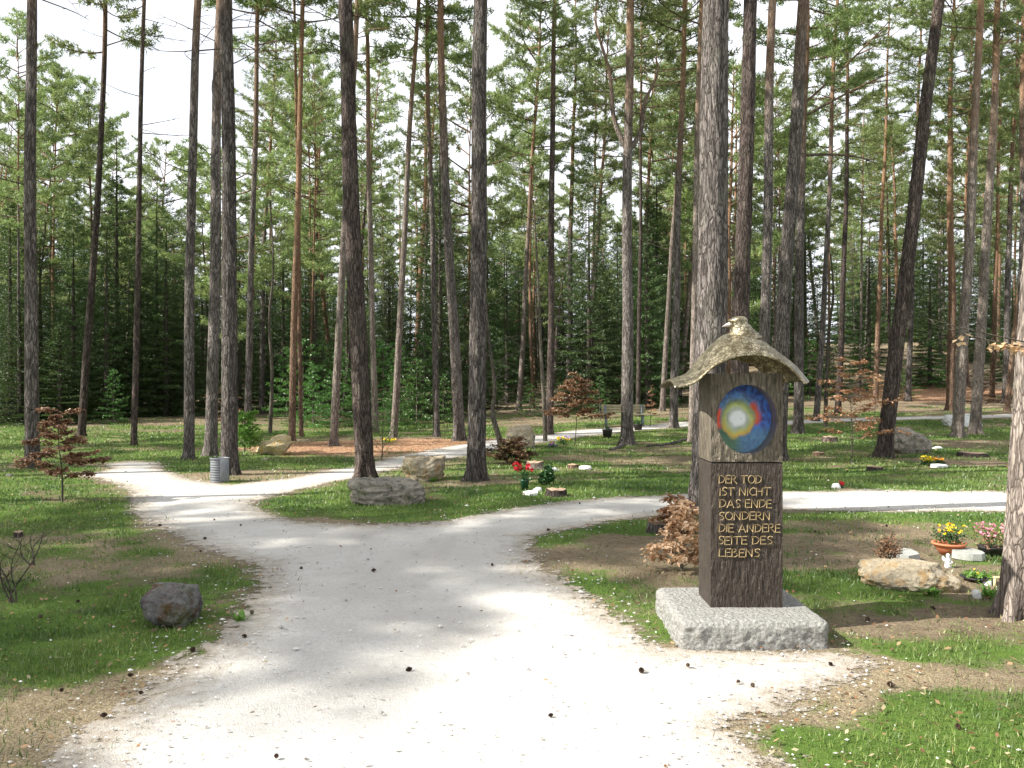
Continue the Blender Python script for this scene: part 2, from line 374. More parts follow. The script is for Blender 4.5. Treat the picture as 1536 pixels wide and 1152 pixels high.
def sdf(x, y):
    """signed distance in metres to the gravel, positive inside"""
    P = np.stack([x, y], -1).reshape(-1, 2); n = len(PW); best = np.full(len(P), 1e9); ins = np.zeros(len(P), bool)
    for i in range(n):
        a = PW[i]; b = PW[(i + 1) % n]; ab = b - a
        t = np.clip(((P - a) @ ab) / (ab @ ab + 1e-9), 0, 1)
        d = np.hypot(P[:, 0] - a[0] - t * ab[0], P[:, 1] - a[1] - t * ab[1]); best = np.minimum(best, d)
        c = ((a[1] > P[:, 1]) != (b[1] > P[:, 1]))
        xi = a[0] + (P[:, 1] - a[1]) / ((b[1] - a[1]) + 1e-12) * ab[0]
        ins ^= c & (P[:, 0] < xi)
    return np.where(ins, best, -best).reshape(np.shape(x))
# bare patches etc: (px, py, rx, ry, d_green, litter, straw)
BL = [(590, 668, 3.2, 2.6, -.6, .95, .4), (500, 672, 2.2, 2.0, -.5, .8, .4), (690, 664, 1.5, 2.0, -.5, .7, .4), (930, 690, 1.2, 1.3, -.5, .25, .9), (1010, 676, 2.0, 1.2, -.45, .1, .8),
      (1290, 800, 1.7, 1.0, -.30, .1, .6), (1220, 830, 1.1, .7, -.3, .05, .5), (1440, 850, 1.2, .9, -.32, 0, .5), (990, 835, .6, .6, -.6, .1, .85), (940, 815, .7, .5, -.3, 0, .4), (1420, 900, 1.0, .4, -.15, 0, .5),
      (90, 850, 1.2, .5, -.3, 0, .9), (160, 820, 2.0, .5, -.25, 0, .9), (330, 712, .8, .6, -.5, .05, .8), (390, 712, .9, .5, -.4, 0, .7), (715, 722, .6, .5, -.4, .1, .8), (1280, 1000, .8, .4, -.45, 0, .8),
      (1400, 1040, .7, .3, -.35, 0, 1.), (1180, 1000, .8, .4, -.5, 0, .7), (90, 1085, .8, .5, -.35, 0, .9), (200, 1010, .6, .4, -.25, 0, .8), (1430, 690, 2.0, 1.3, -.35, 0, .4), (1380, 590, 5, 5, -.5, .7, .4),
      (780, 600, 4, 4, -.5, .1, .9), (1480, 665, 1.5, 1.5, -.45, .2, .6), (820, 735, 1.2, .8, .35, 0, .5), (650, 760, 2.2, .9, .4, 0, .5), (300, 700, 1.2, 1.0, .3, 0, .5), (1200, 720, 3, 1.4, .3, 0, .5),
      (1250, 880, .7, .5, .35, 0, .5), (1400, 965, .8, .35, .4, 0, .5), (1480, 1080, .6, .4, .4, 0, .6), (905, 880, .5, .5, .3, 0, .5), (860, 810, .5, .4, .3, 0, .5), (1350, 1120, .5, .3, .35, 0, .5), (1210, 775, 1.5, .35, .4, 0, .5), (930, 790, 1.0, .35, .4, 0, .5), (1200, 1030, .3, .15, .5, 0, .6), (120, 770, 2, 1, .2, 0, .5), (150, 960, .9, .8, .2, 0, .3), (80, 1000, .7, .5, .35, 0, .5), (1230, 1110, .5, .35, .1, 0, .6)]
BLW = [(at(b[0], b[1]),) + b[2:] for b in BL]
def zones(x, y):
    g = .63 + (fbm(x / 1.3, y / 1.3, 4, 21) - .5) * 1.0
    g = g - .38 * smooth(28, 38, y + (fbm(x / 4, y / 4, 2, 3) - .5) * 8)
    st = .40 + (fbm(x / 1.7 + 9, y / 1.7, 3, 33) - .5) * 1.0; li = np.zeros_like(g)
    g = g + (fbm(x / .26, y / .26, 3, 64) - .5) * .55; st = st + (fbm(x / .4, y / .4, 3, 66) - .5) * .5
    wx = x + (fbm(x / .7, y / .7, 3, 67) - .5) * 1.1; wy = y + (fbm(x / .7 + 31, y / .7, 3, 68) - .5) * 1.1
    for (c, rx, ry, dg, l, s) in BLW:
        w = np.exp(-(((wx - c[0]) / rx) ** 2 + ((wy - c[1]) / ry) ** 2) ** 1.2)
        g = g + dg * w; li = li + l * w; st = st * (1 - w) + s * w
    li = li + .35 * smooth(.5, .75, fbm(x / 5, y / 5, 3, 50)) * smooth(28, 36, y)
    return g, li, st
def ground_sheet():
    ys = [-14.]
    while ys[-1] < 420:
        y = ys[-1]; W = math.hypot(y + 2, 2.2) if y < 3 else math.hypot(y + 2, 2.2)
        ys.append(y + W * (.0085 if 0 < y < 60 else .03))
    ys = np.array(ys)
    us = np.concatenate([-np.geomspace(5, .78, 26)[:-1], np.linspace(-.78, .78, 250), np.geomspace(.78, 5, 26)[1:]])
    W = np.hypot(ys + 2, 2.2)
    X = us[None, :] * W[:, None]; Y = np.broadcast_to(ys[:, None], X.shape).copy()
    Z = gz(X, Y); S = sdf(X, Y)
    S = np.where(Y > 45, -3, S)
    Sn = S + (fbm(X / .35, Y / .35, 3, 77) - .5) * .22
    # hide nothing: the gravel lies on the ground, 8 mm above
    g, li, st = zones(X, Y)
    bump = (fbm(X / .22, Y / .22, 3, 91) - .5) * .045 * smooth(-.58, -.95, Sn) * smooth(60, 20, Y)
    g = g - .22 * smooth(-.4, 0, Sn)
    st = st + .35 * smooth(-.6, 0, Sn)
    mb = MB(); mb.add(np.stack([X, Y, Z + bump], -1), grid_q(len(ys), len(us), False))
    mb.cols = [np.clip(np.stack([g, li, st], -1), 0, 1.3).reshape(-1, 3)]
    o = mb.build('ground', M['ground'], colors=True); tag(o, kind='structure')
    keep = (Sn > -.62)
    q = grid_q(len(ys), len(us), False); kf = keep.ravel()[q].any(axis=1)
    q = q[kf]; used = np.unique(q); rm = np.full(X.size, -1); rm[used] = np.arange(len(used))
    V = np.stack([X, Y, Z + .005], -1).reshape(-1, 3)[used]
    mk = np.clip(.5 + Sn.ravel()[used] * 1.35, 0, 1.6)
    V[:, 2] += (fbm(V[:, 0] / .5, V[:, 1] / .5, 2, 12) - .5) * .002
    
    pb = MB(); pb.add(V, rm[q]); pb.cols = [np.stack([mk, mk, mk], -1)]
    p = pb.build('path', M['gravel'], colors=True); tag(p, kind='structure')
ground_sheet()

# ------------------------------------------------------------------ grass blades, pebbles, fallen needles
def grass():
    R = np.random.default_rng(3); N = 520000
    W = np.exp(R.uniform(np.log(3.6), np.log(38), N)); Y = np.sqrt(np.maximum(W * W - 4.8, 0)) - 2 + 1.2; X = R.uniform(-.80, .80, N) * np.hypot(Y + 2, 2.2)
    ok = Y > 1.2; X, Y = X[ok], Y[ok]
    S = sdf(X, Y) + (fbm(X / .35, Y / .35, 3, 77) - .5) * .22
    g, li, st = zones(X, Y)
    thatch = .55 * smooth(.3, .9, st)
    p = np.maximum(thatch, smooth(.30, .72, g + (fbm(X / .3, Y / .3, 3, 44) - .5) * .8) * (1 - .6 * smooth(.3, .8, li)))
    p = p * smooth(.05, -.4, S) + .015 * (S > 0) * (S < .35) * (Y < 14)
    # worn gravel verge in front of the plinth keeps scattered tufts
    k = R.random(len(X)) < p; X, Y, g, st = X[k], Y[k], g[k], st[k]
    inp = (X > .98) & (X < 1.95) & (Y > 4.93) & (Y < 5.86); X, Y, g, st = X[~inp], Y[~inp], g[~inp], st[~inp]
    n = len(X); D = np.hypot(X, Y)
    H = R.uniform(.014, .046, n) * (.75 + .5 * smooth(4, 20, D)) * (.6 + fbm(X / .8, Y / .8, 2, 61)); Wd = np.maximum(.0032, D * .00072) * R.uniform(.7, 1.5, n)
    th = R.uniform(0, 2 * pi, n); ln = R.uniform(.1, .9, n); lie = 1.; td = R.uniform(0, 2 * pi, n)
    dry = R.random(n) < np.clip(.26 + .5 * (st - .35) - 1.5 * (g - .42), .05, .96)
    H = np.where(dry, H * .7, H); lie = np.where(dry, 1.8, 1.0)
    Z = gz(X, Y) - .012
    b = np.stack([X, Y, Z], -1); w = np.stack([np.cos(th), np.sin(th), 0 * th], -1) * Wd[:, None]
    tip = b + np.stack([np.cos(td) * ln * H * lie, np.sin(td) * ln * H * lie, H / lie ** .7 + .012], -1)
    V = np.stack([b - w, b + w, tip], 1).reshape(-1, 3); T = np.arange(n * 3).reshape(-1, 3)
    v = R.uniform(.7, 1.3, n)[:, None]
    gc = np.array([.085, .140, .038])[None] * (1 - (tt := R.random(n)[:, None] * smooth(.32, .62, fbm(X / 1.1, Y / 1.1, 3, 71))[:, None])) + np.array([.27, .32, .10])[None] * tt
    c = np.where(dry[:, None], np.array([.34, .28, .15])[None], gc) * v
    mb = MB(); mb.add(V, t=T); mb.cols = [np.repeat(c, 3, 0)]
    o = mb.build('grass', M['grass'], smoothf=False, colors=True); tag(o, 'short patchy grass, green and straw coloured, beside the gravel paths', 'grass', kind='stuff')
grass()

def scatter_bits():
    R = np.random.default_rng(5)
    # pebbles
    N = 16000; Y = np.exp(R.uniform(np.log(2.2), np.log(22), N)); X = R.uniform(-.72, .72, N) * (Y + .5)
    S = sdf(X, Y); p = np.where(S > 0, .25 + .75 * smooth(.6, 0, S), .9 * smooth(-.55, 0, S)) + .04
    k = R.random(N) < p; X, Y, S = X[k], Y[k], S[k]; n = len(X)
    inp = (X > .98) & (X < 1.95) & (Y > 4.93) & (Y < 5.86); X, Y, n = X[~inp], Y[~inp], int((~inp).sum())
    r = R.uniform(.004, .011, n) * np.where(R.random(n) < .03, 1.7, 1) * (.8 + Y * .05)
    oc = np.array([[1, 0, 0], [-1, 0, 0], [0, 1, 0], [0, -1, 0], [0, 0, 1], [0, 0, -1]], float)
    V = oc[None] * R.uniform(.6, 1.2, (n, 6, 1)) * np.stack([r * R.uniform(.8, 1.5, n), r, r * .6], -1)[:, None] + np.stack([X, Y, gz(X, Y) + .014 + r * .2], -1)[:, None]
    t0 = np.array([[0, 2, 4], [2, 1, 4], [1, 3, 4], [3, 0, 4], [2, 0, 5], [1, 2, 5], [3, 1, 5], [0, 3, 5]])
    T = (np.arange(n)[:, None, None] * 6 + t0[None]).reshape(-1, 3)
    mb = MB(); mb.add(V.reshape(-1, 3), t=T); c = R.uniform(.28, .66, n)[:, None] * np.array([[1, .97, .92]]); mb.cols = [np.repeat(c, 6, 0)]
    m = Mat('pebble'); mm = m.surf(m.principled(m.attr(), .85, spec=.2))
    tag(mb.build('pebbles', mm, smoothf=False, colors=True), 'pale limestone pebbles strewn over the path and its edges', 'pebbles', kind='stuff')
    # leaf litter
    N = 46000; Y = np.exp(R.uniform(np.log(2.2), np.log(40), N)); X = R.uniform(-.72, .72, N) * (Y + .5)
    g, li, st = zones(X, Y); S = sdf(X, Y); p = np.where(S > 0, .03, .22 + .8 * np.clip(li, 0, 1)); k = R.random(N) < p; X, Y = X[k], Y[k]; n = len(X)
    s = R.uniform(.010, .024, n) * (.7 + Y * .045); a = R.uniform(0, 2 * pi, n); tl = R.uniform(-.5, .5, (n, 2))
    e1 = np.stack([np.cos(a), np.sin(a), tl[:, 0]], -1) * s[:, None]; stick = (R.random(n) < .5)[:, None]; e2 = np.stack([-np.sin(a), np.cos(a), tl[:, 1]], -1) * s[:, None] * np.where(stick, .10, .55); e1 = e1 * np.where(stick, 1.8, 1)
    c0 = np.stack([X, Y, gz(X, Y) + .022 + s * .2], -1)
    V = np.stack([c0 - e1, c0 + e2, c0 + e1, c0 - e2], 1).reshape(-1, 3)
    mb = MB(); mb.add(V, q=np.arange(n * 4).reshape(-1, 4)); pal = np.array([[.30, .15, .08], [.45, .28, .16], [.16, .08, .045], [.5, .4, .27]]); mb.cols = [np.repeat(pal[R.integers(0, 4, n)] * R.uniform(.7, 1.2, (n, 1)), 4, 0)]
    tag(mb.build('leaf_litter', M['grass'], smoothf=False, colors=True), 'fallen brown leaves and bark scraps on the ground', 'leaf litter', kind='stuff')
scatter_bits()

# ------------------------------------------------------------------ foliage
def tufts(mb, P, Dr, n, L, W, R, mi=1, spread=.8):
    P = np.repeat(P, n, 0); Dr = np.repeat(Dr, n, 0); k = len(P)
    ax = nrm(Dr * .8 + R.normal(size=(k, 3)) * spread); Lk = L * R.uniform(.5, 1.15, (k, 1))
    pr = nrm(np.cross(ax, R.normal(size=(k, 3)))) * W * .5
    base = P + R.normal(size=(k, 3)) * L * .22
    V = np.stack([base + pr, base - pr, base + ax * Lk], 1).reshape(-1, 3)
    mb.add(V, t=np.arange(k * 3).reshape(-1, 3), mi=mi)
def pine_crown(seed, Hc, Rm, nb, dens=1.0, needle=.15, shape='umbrella'):
    R = np.random.default_rng(seed); mb = MB(); P = []; Dv = []
    for i in range(nb):
        f = (i + R.uniform(0, 1)) / nb; z = Hc * (f ** .85) * .96
        if shape == 'umbrella': prof = .55 + .65 * sin(pi * min(1, f * 1.05) ** 1.0) if f > .05 else .5
        else: prof = .35 + 1.0 * (1 - f) ** .6 * (.4 + .9 * f)
        L = Rm * prof * R.uniform(.45, 1.15) * (1 - .55 * max(0, f - .75) / .25)
        a = i * 2.399 + R.uniform(-.7, .7); el = R.uniform(-.05, .35) + .75 * f ** 2
        n = 7; s = np.linspace(0, 1, n); d = np.array([cos(a), sin(a), 0])
        perp = np.array([-sin(a), cos(a), 0]); w = R.uniform(-.25, .25)
        pts = np.array([0, 0, z]) + d * (s * L * cos(el))[:, None] + np.array([0, 0, 1.]) * (np.sin(s * 1.6) * L * sin(el) * .7 + s ** 3 * L * .12 - np.sin(s * pi) * L * .04)[:, None] + perp * (np.sin(s * 2.5) * w * L)[:, None]
        tube(mb, pts, np.linspace(.011 + L * .007, .005, n), 4, 0, False)
        nt = max(3, int(L * 4.6 * dens))
        for j in range(nt):
            u = .30 + .70 * (j + R.random()) / nt; k = u * (n - 1); k0 = int(min(k, n - 2)); p = pts[k0] + (pts[k0 + 1] - pts[k0]) * (k - k0)
            sd = 1 if j % 2 else -1; dd = nrm(d * .7 + perp * sd * R.uniform(.4, 1.1) + np.array([0, 0, R.uniform(-.05, .5)])); l = (.25 + .30 * L * (1.1 - u)) * R.uniform(.6, 1.2)
            m = max(2, int(l / .13)); ss = (np.arange(m) + 1) / m
            tp = p + dd * (ss * l)[:, None]; P.append(tp); Dv.append(np.tile(dd + [0, 0, .35], (m, 1)))
            if l > .3: tube(mb, np.array([p, p + dd * l * .9]), [.007, .004], 3, 0, False)
        P.append(pts[-3:]); Dv.append(np.tile(d + [0, 0, .4], (3, 1)))
    P = np.concatenate(P); Dv = nrm(np.concatenate(Dv))
    tufts(mb, P, Dv, int(17 * dens), needle, .031, R, 1, .8)
    return mb
def spruce_crown(seed, H, Rb, needle=.13, dens=1.0, z0=.03):
    R = np.random.default_rng(seed); mb = MB(); P = []; Dv = []
    nb = int(H * 13)
    for i in range(nb):
        f = (i + R.random()) / nb; z = H * (z0 + (1 - z0) * f); L = Rb * (1 - f) ** .8 * R.uniform(.6, 1.12) + .08; a = i * 2.399 + R.uniform(-.4, .4)
        d = np.array([cos(a), sin(a), 0]); pp = np.array([-sin(a), cos(a), 0]); n = 5; s = np.linspace(0, 1, n)
        dr = -.35 + .75 * f
        pts = np.array([0, 0, z]) + d * (s * L)[:, None] + np.array([0, 0, 1.]) * (s * L * dr + s ** 2 * L * .18)[:, None]
        tube(mb, pts, np.linspace(.006 + L * .008, .004, n), 3, 0, False)
        nt = max(3, int(L * 9 * dens))
        for j in range(nt):
            u = .12 + .88 * (j + R.random()) / nt; k = u * (n - 1); k0 = int(min(k, n - 2)); p = pts[k0] + (pts[k0 + 1] - pts[k0]) * (k - k0)
            sd = 1 if j % 2 else -1; l = (.08 + .42 * L * (1 - u * .75)) * R.uniform(.6, 1.1); dd = nrm(d * .8 + pp * sd * .8 + np.array([0, 0, -.28 + .2 * R.random()]))
            m = max(2, int(l / .12)); ss = (np.arange(m) + .7) / m; P.append(p + dd * (ss * l)[:, None]); Dv.append(np.tile(dd + [0, 0, -.1], (m, 1)))
    P.append(np.array([[0, 0, H - .1], [0, 0, H]])); Dv.append(np.array([[0, 0, 1.], [0, 0, 1.]]))
    P = np.concatenate(P); Dv = nrm(np.concatenate(Dv))
    tufts(mb, P, Dv, int(7 * dens), needle, .036, R, 1, .45)
    return mb
TW = M['twig']
CROWN = []
for i, (sh, Hc, Rm, nb, de) in enumerate([('umbrella', 8, 2.1, 44, 1.15), ('cone', 9, 1.9, 50, 1.0), ('umbrella', 7, 2.35, 36, 1.15), ('cone', 10, 1.7, 52, 1.0), ('umbrella', 9, 1.8, 42, .95), ('cone', 8, 2.1, 44, 1.1)]):
    CROWN.append((pine_crown(100 + i, Hc, Rm, nb, de, .17, sh).mesh('pine_crown', [M['bark_orange'], M['pine']], False), Hc))
SPR = [(spruce_crown(200 + i, H, Rb, .15, de).mesh('spruce_crown', [TW, M['spruce']], False), H) for i, (H, Rb, de) in enumerate([(11, 2.1, 1.0), (9, 2.2, 1.0), (13, 2.3, .9)])]
SPY = [(spruce_crown(220 + i, H, Rb, .09, 1.2, .04).mesh('young_spruce_crown', [TW, M['spruce_l']], False), H) for i, (H, Rb) in enumerate([(3.0, 1.0), (2.2, .95)])]
print('crown tris', [len(c[0].polygons) for c in CROWN], [len(c[0].polygons) for c in SPR], [len(c[0].polygons) for c in SPY])

# ------------------------------------------------------------------ trees
def dead_branch(mb, p, a, L, r, R, up=0., sides=4, sub=2):
    n = 6; s = np.linspace(0, 1, n); d = np.array([cos(a), sin(a), 0]); pp = np.array([-sin(a), cos(a), 0])
    k1, k2 = R.uniform(-.22, .22), R.uniform(-.3, .3)
    pts = p + d * (s * L)[:, None] + pp * (np.sin(s * 3) * k1 * L)[:, None] + np.array([0, 0, 1.]) * (s * L * up + k2 * L * s ** 2)[:, None]
    tube(mb, pts, np.linspace(r, r * .3, n), sides, 0, False)
    for j in range(sub):
        i = int(R.integers(2, n - 1)); aa = a + R.choice([-1, 1]) * R.uniform(.4, 1.1); l = L * R.uniform(.2, .5)
        e = pts[i] + np.array([cos(aa) * l, sin(aa) * l, R.uniform(-.2, .5) * l]); mid = (pts[i] + e) / 2 + R.normal(size=3) * l * .08
        tube(mb, np.array([pts[i], mid, e]), [r * .5, r * .35, r * .15], 3, 0, False)

def tree(x, y, H, dia, name='pine_tree', label=None, group=None, lean=(0, 0), bend=(0, 0), mat='bark', crown=0, cf=.42, cs=1.0, seed=0, lod=1, dead=10, dead0=.28, twist=0, extra=None, mid=None):
    """lean: horizontal offset of the tip in metres; bend: extra sideways bow at mid height"""
    R = np.random.default_rng(seed + 991)
    z0 = g1(x, y); root = empty(name, (x, y, z0), label, 'tree', group)
    nr, sd = {0: (150, 56), 1: (60, 20), 2: (26, 9), 3: (16, 6)}[lod]
    s = np.linspace(0, 1, nr) ** (1.5 if lod < 2 else 1.2)
    wob = dia * .35
    ph = R.uniform(0, 6, 4)
    px = lean[0] * s + bend[0] * np.sin(pi * s) + wob * (np.sin(s * 9 + ph[0]) * .5 + np.sin(s * 21 + ph[1]) * .22) * s ** .5
    py = lean[1] * s + bend[1] * np.sin(pi * s) + wob * (np.sin(s * 8 + ph[2]) * .5 + np.sin(s * 19 + ph[3]) * .22) * s ** .5
    if mid is not None: px = px + np.interp(s, mid[0], mid[1])
    h = s * H; P = np.stack([px, py, h - .12], -1)
    r = dia / 2 * ((1 - s) ** .8 * .82 + .10) / .92 + dia * .30 * np.exp(-h / (dia * .55))
    mb = MB(); na = R.uniform(0, 6)
    def disp(a, PP):
        A, Z = np.meshgrid(a, PP[:, 2]); q = np.stack([np.cos(A).ravel() * 2.2, np.sin(A).ravel() * 2.2, Z.ravel() * .8 + seed], -1)
        fl = np.exp(-np.clip(Z, 0, 9) / (dia * .6)) * .32 * np.sin(A * 5 + na) * (1 if lod < 2 else 0)
        if lod == 0:
            q2 = np.stack([np.cos(A).ravel() * 7, np.sin(A).ravel() * 7, Z.ravel() * 3.2], -1); rg = np.abs(fbm3(q2, 3, seed) - .5).reshape(A.shape) * 2
            return 1 + fl + (fbm3(q, 3, seed).reshape(A.shape) - .5) * .14 + np.clip(rg * 3, 0, .8) * .10 - .05
        return 1 + fl + (fbm3(q, 2, seed).reshape(A.shape) - .5) * .14
    tube(mb, P, r, sd, 0, True, disp)
    def sp(f):
        i = f * H; return np.array([np.interp(i, h, P[:, 0]), np.interp(i, h, P[:, 1]), np.interp(i, h, P[:, 2])]), float(np.interp(i, h, r))
    for k in range(dead):
        f = R.uniform(dead0, 1 - cf + .05); p, rr = sp(f); L = R.uniform(.25, 1.0) * (1 + 2.0 * f) * (.6 if R.random() < .5 else 1)
        dead_branch(mb, p, R.uniform(0, 2 * pi), L, min(rr * .25, .007 + L * .006), R, R.uniform(-.2, .35), 4 if lod < 2 else 3, 2 if lod < 3 else 1)
    if extra: extra(mb, sp, R)
    t = mb.build('trunk', M[mat], root)
    me, Hc = CROWN[crown % len(CROWN)]
    c = bpy.data.objects.new('crown', me); COL.objects.link(c); c.parent = root
    p0, _ = sp(1 - cf); p1, _ = sp(1.0); dv = p1 - p0; L = float(np.linalg.norm(dv)); c.location = p0
    sw = L / Hc; c.scale = (cs * (.5 + .5 * sw),) * 2 + (sw,)
    from mathutils import Vector
    c.rotation_mode = 'QUATERNION'
    from mathutils import Quaternion
    c.rotation_quaternion = Vector(dv).to_track_quat('Z', 'Y') @ Quaternion((0, 0, 1), R.uniform(0, 6.28))
    return root

# named foreground and middle trunks: (base px, base py, px at row 0 (or row r), r, width px, bark, label, options)
FT = [
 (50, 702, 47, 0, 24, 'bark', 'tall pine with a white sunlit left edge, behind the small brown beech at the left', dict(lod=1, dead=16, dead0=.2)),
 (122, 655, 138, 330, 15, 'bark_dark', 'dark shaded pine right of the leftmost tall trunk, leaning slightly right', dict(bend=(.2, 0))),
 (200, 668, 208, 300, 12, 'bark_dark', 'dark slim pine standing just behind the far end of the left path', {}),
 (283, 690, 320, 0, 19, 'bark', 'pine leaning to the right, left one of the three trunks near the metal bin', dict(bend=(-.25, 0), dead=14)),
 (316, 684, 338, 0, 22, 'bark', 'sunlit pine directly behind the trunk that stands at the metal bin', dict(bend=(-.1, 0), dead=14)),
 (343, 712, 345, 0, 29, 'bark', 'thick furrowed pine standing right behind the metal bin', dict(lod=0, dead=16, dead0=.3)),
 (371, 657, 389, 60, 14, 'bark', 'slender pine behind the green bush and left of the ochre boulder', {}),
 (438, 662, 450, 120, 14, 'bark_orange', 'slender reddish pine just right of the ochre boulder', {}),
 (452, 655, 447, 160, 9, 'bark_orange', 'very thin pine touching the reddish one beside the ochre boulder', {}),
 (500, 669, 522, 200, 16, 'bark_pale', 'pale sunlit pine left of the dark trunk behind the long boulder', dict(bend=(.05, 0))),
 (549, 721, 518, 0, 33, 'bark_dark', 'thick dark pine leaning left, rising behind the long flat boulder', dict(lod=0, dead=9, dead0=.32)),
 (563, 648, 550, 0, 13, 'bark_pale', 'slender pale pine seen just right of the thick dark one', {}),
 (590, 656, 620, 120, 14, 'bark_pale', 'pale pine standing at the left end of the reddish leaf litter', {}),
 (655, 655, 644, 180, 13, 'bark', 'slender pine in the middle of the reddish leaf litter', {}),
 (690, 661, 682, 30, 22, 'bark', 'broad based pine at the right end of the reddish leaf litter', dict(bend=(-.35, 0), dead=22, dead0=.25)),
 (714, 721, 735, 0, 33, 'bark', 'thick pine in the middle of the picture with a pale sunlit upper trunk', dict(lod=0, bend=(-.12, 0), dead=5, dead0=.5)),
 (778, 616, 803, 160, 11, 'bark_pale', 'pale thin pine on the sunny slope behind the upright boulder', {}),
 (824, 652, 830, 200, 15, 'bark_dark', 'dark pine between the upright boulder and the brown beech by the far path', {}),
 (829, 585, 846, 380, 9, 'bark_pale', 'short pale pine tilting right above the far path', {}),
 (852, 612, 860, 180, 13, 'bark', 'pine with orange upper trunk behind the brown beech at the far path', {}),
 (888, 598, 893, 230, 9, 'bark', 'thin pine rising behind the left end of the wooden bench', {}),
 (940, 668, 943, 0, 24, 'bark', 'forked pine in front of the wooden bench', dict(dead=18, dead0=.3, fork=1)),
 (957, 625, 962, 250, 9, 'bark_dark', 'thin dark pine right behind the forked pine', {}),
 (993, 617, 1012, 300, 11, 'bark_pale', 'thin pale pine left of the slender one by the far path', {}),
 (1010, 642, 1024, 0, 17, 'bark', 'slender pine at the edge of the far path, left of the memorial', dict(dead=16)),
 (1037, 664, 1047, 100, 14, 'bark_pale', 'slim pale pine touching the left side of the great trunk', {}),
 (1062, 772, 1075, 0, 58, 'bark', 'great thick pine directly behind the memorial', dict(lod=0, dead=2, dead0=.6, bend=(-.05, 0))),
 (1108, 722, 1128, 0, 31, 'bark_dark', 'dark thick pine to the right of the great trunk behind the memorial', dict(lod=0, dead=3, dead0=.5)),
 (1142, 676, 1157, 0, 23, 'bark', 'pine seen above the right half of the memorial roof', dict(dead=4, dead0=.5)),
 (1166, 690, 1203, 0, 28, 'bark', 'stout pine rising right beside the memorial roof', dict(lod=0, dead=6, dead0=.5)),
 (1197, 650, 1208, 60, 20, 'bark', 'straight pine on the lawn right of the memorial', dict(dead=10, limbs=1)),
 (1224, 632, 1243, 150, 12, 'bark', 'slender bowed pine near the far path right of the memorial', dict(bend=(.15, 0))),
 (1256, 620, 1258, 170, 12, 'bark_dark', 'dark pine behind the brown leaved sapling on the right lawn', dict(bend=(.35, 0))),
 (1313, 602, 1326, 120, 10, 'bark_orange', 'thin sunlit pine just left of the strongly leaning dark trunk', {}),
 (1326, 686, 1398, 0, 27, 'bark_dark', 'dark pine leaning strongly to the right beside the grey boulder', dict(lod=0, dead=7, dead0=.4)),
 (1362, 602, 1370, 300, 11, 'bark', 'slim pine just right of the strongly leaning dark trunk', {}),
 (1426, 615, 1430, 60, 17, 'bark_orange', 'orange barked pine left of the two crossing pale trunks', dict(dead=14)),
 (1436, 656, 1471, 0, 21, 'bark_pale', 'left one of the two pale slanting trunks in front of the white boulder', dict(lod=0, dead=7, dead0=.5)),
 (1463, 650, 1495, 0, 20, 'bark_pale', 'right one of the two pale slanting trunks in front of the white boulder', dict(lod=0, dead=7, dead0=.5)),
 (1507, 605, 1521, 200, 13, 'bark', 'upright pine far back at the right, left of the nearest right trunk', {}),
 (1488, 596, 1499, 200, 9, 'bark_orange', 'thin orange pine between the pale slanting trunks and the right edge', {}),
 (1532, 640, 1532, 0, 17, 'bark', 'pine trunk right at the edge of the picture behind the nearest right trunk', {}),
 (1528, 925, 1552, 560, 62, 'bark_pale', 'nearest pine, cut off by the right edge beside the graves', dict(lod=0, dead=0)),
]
placed = []   # (px at row 500, y)
def fork_extra(mb, sp, R):
    p, r = sp(.36)
    for sg, hh in ((-1, 4.2), (1, 2.6)):
        s = np.linspace(0, 1, 14); pts = p + np.stack([sg * (.75 * np.sin(s * 1.7) + .1 * np.sin(s * 9)), .2 * s, s * hh + .02], -1)
        tube(mb, pts, np.linspace(r * .62, r * .18, 14), 9, 0, False)
        for k in range(6): dead_branch(mb, pts[4 + k], R.uniform(0, 6.28), R.uniform(.6, 1.8), .02, R, .3)
def limb_extra(mb, sp, R):
    for f, a, L, u in ((.50, .1, 3.2, .55), (.52, -.2, 2.6, .9), (.44, .35, 3.0, .1)):
        p, r = sp(f); dead_branch(mb, p, a, L, .05, R, u, 6, 4)
for i, (bx, by, tx, tr, w, mat, lab, op) in enumerate(FT):
    x, y = at(bx, by); op = dict(op); D = y
    dia = w / F * D * (.84 if y < 19.5 else .77)
    dia = min(max(dia, .14), .56)
    H = 20.5 + (i * 37 % 10) * .25 if y > 12 else 20
    if lab.startswith('short'): H = 9
    zt = (HY - tr) / F * D + EYE - g1(x, y); xt = (tx - CX) / F * D
    ln = (xt - x) / max(zt, 1) * H
    if op.pop('fork', 0): op['extra'] = fork_extra
    if op.pop('limbs', 0): op['extra'] = limb_extra
    tree(x, y, H, dia, 'pine_tree', lab, 'pine trees along the paths', lean=(ln, rnd.uniform(-.5, .5)), mat=mat, crown=i * 5 % 6, cf=.40 if y < 20 else .47, cs=1.0, seed=i, **{**dict(lod=1, dead=12), **op})
    placed.append((x, y)); 

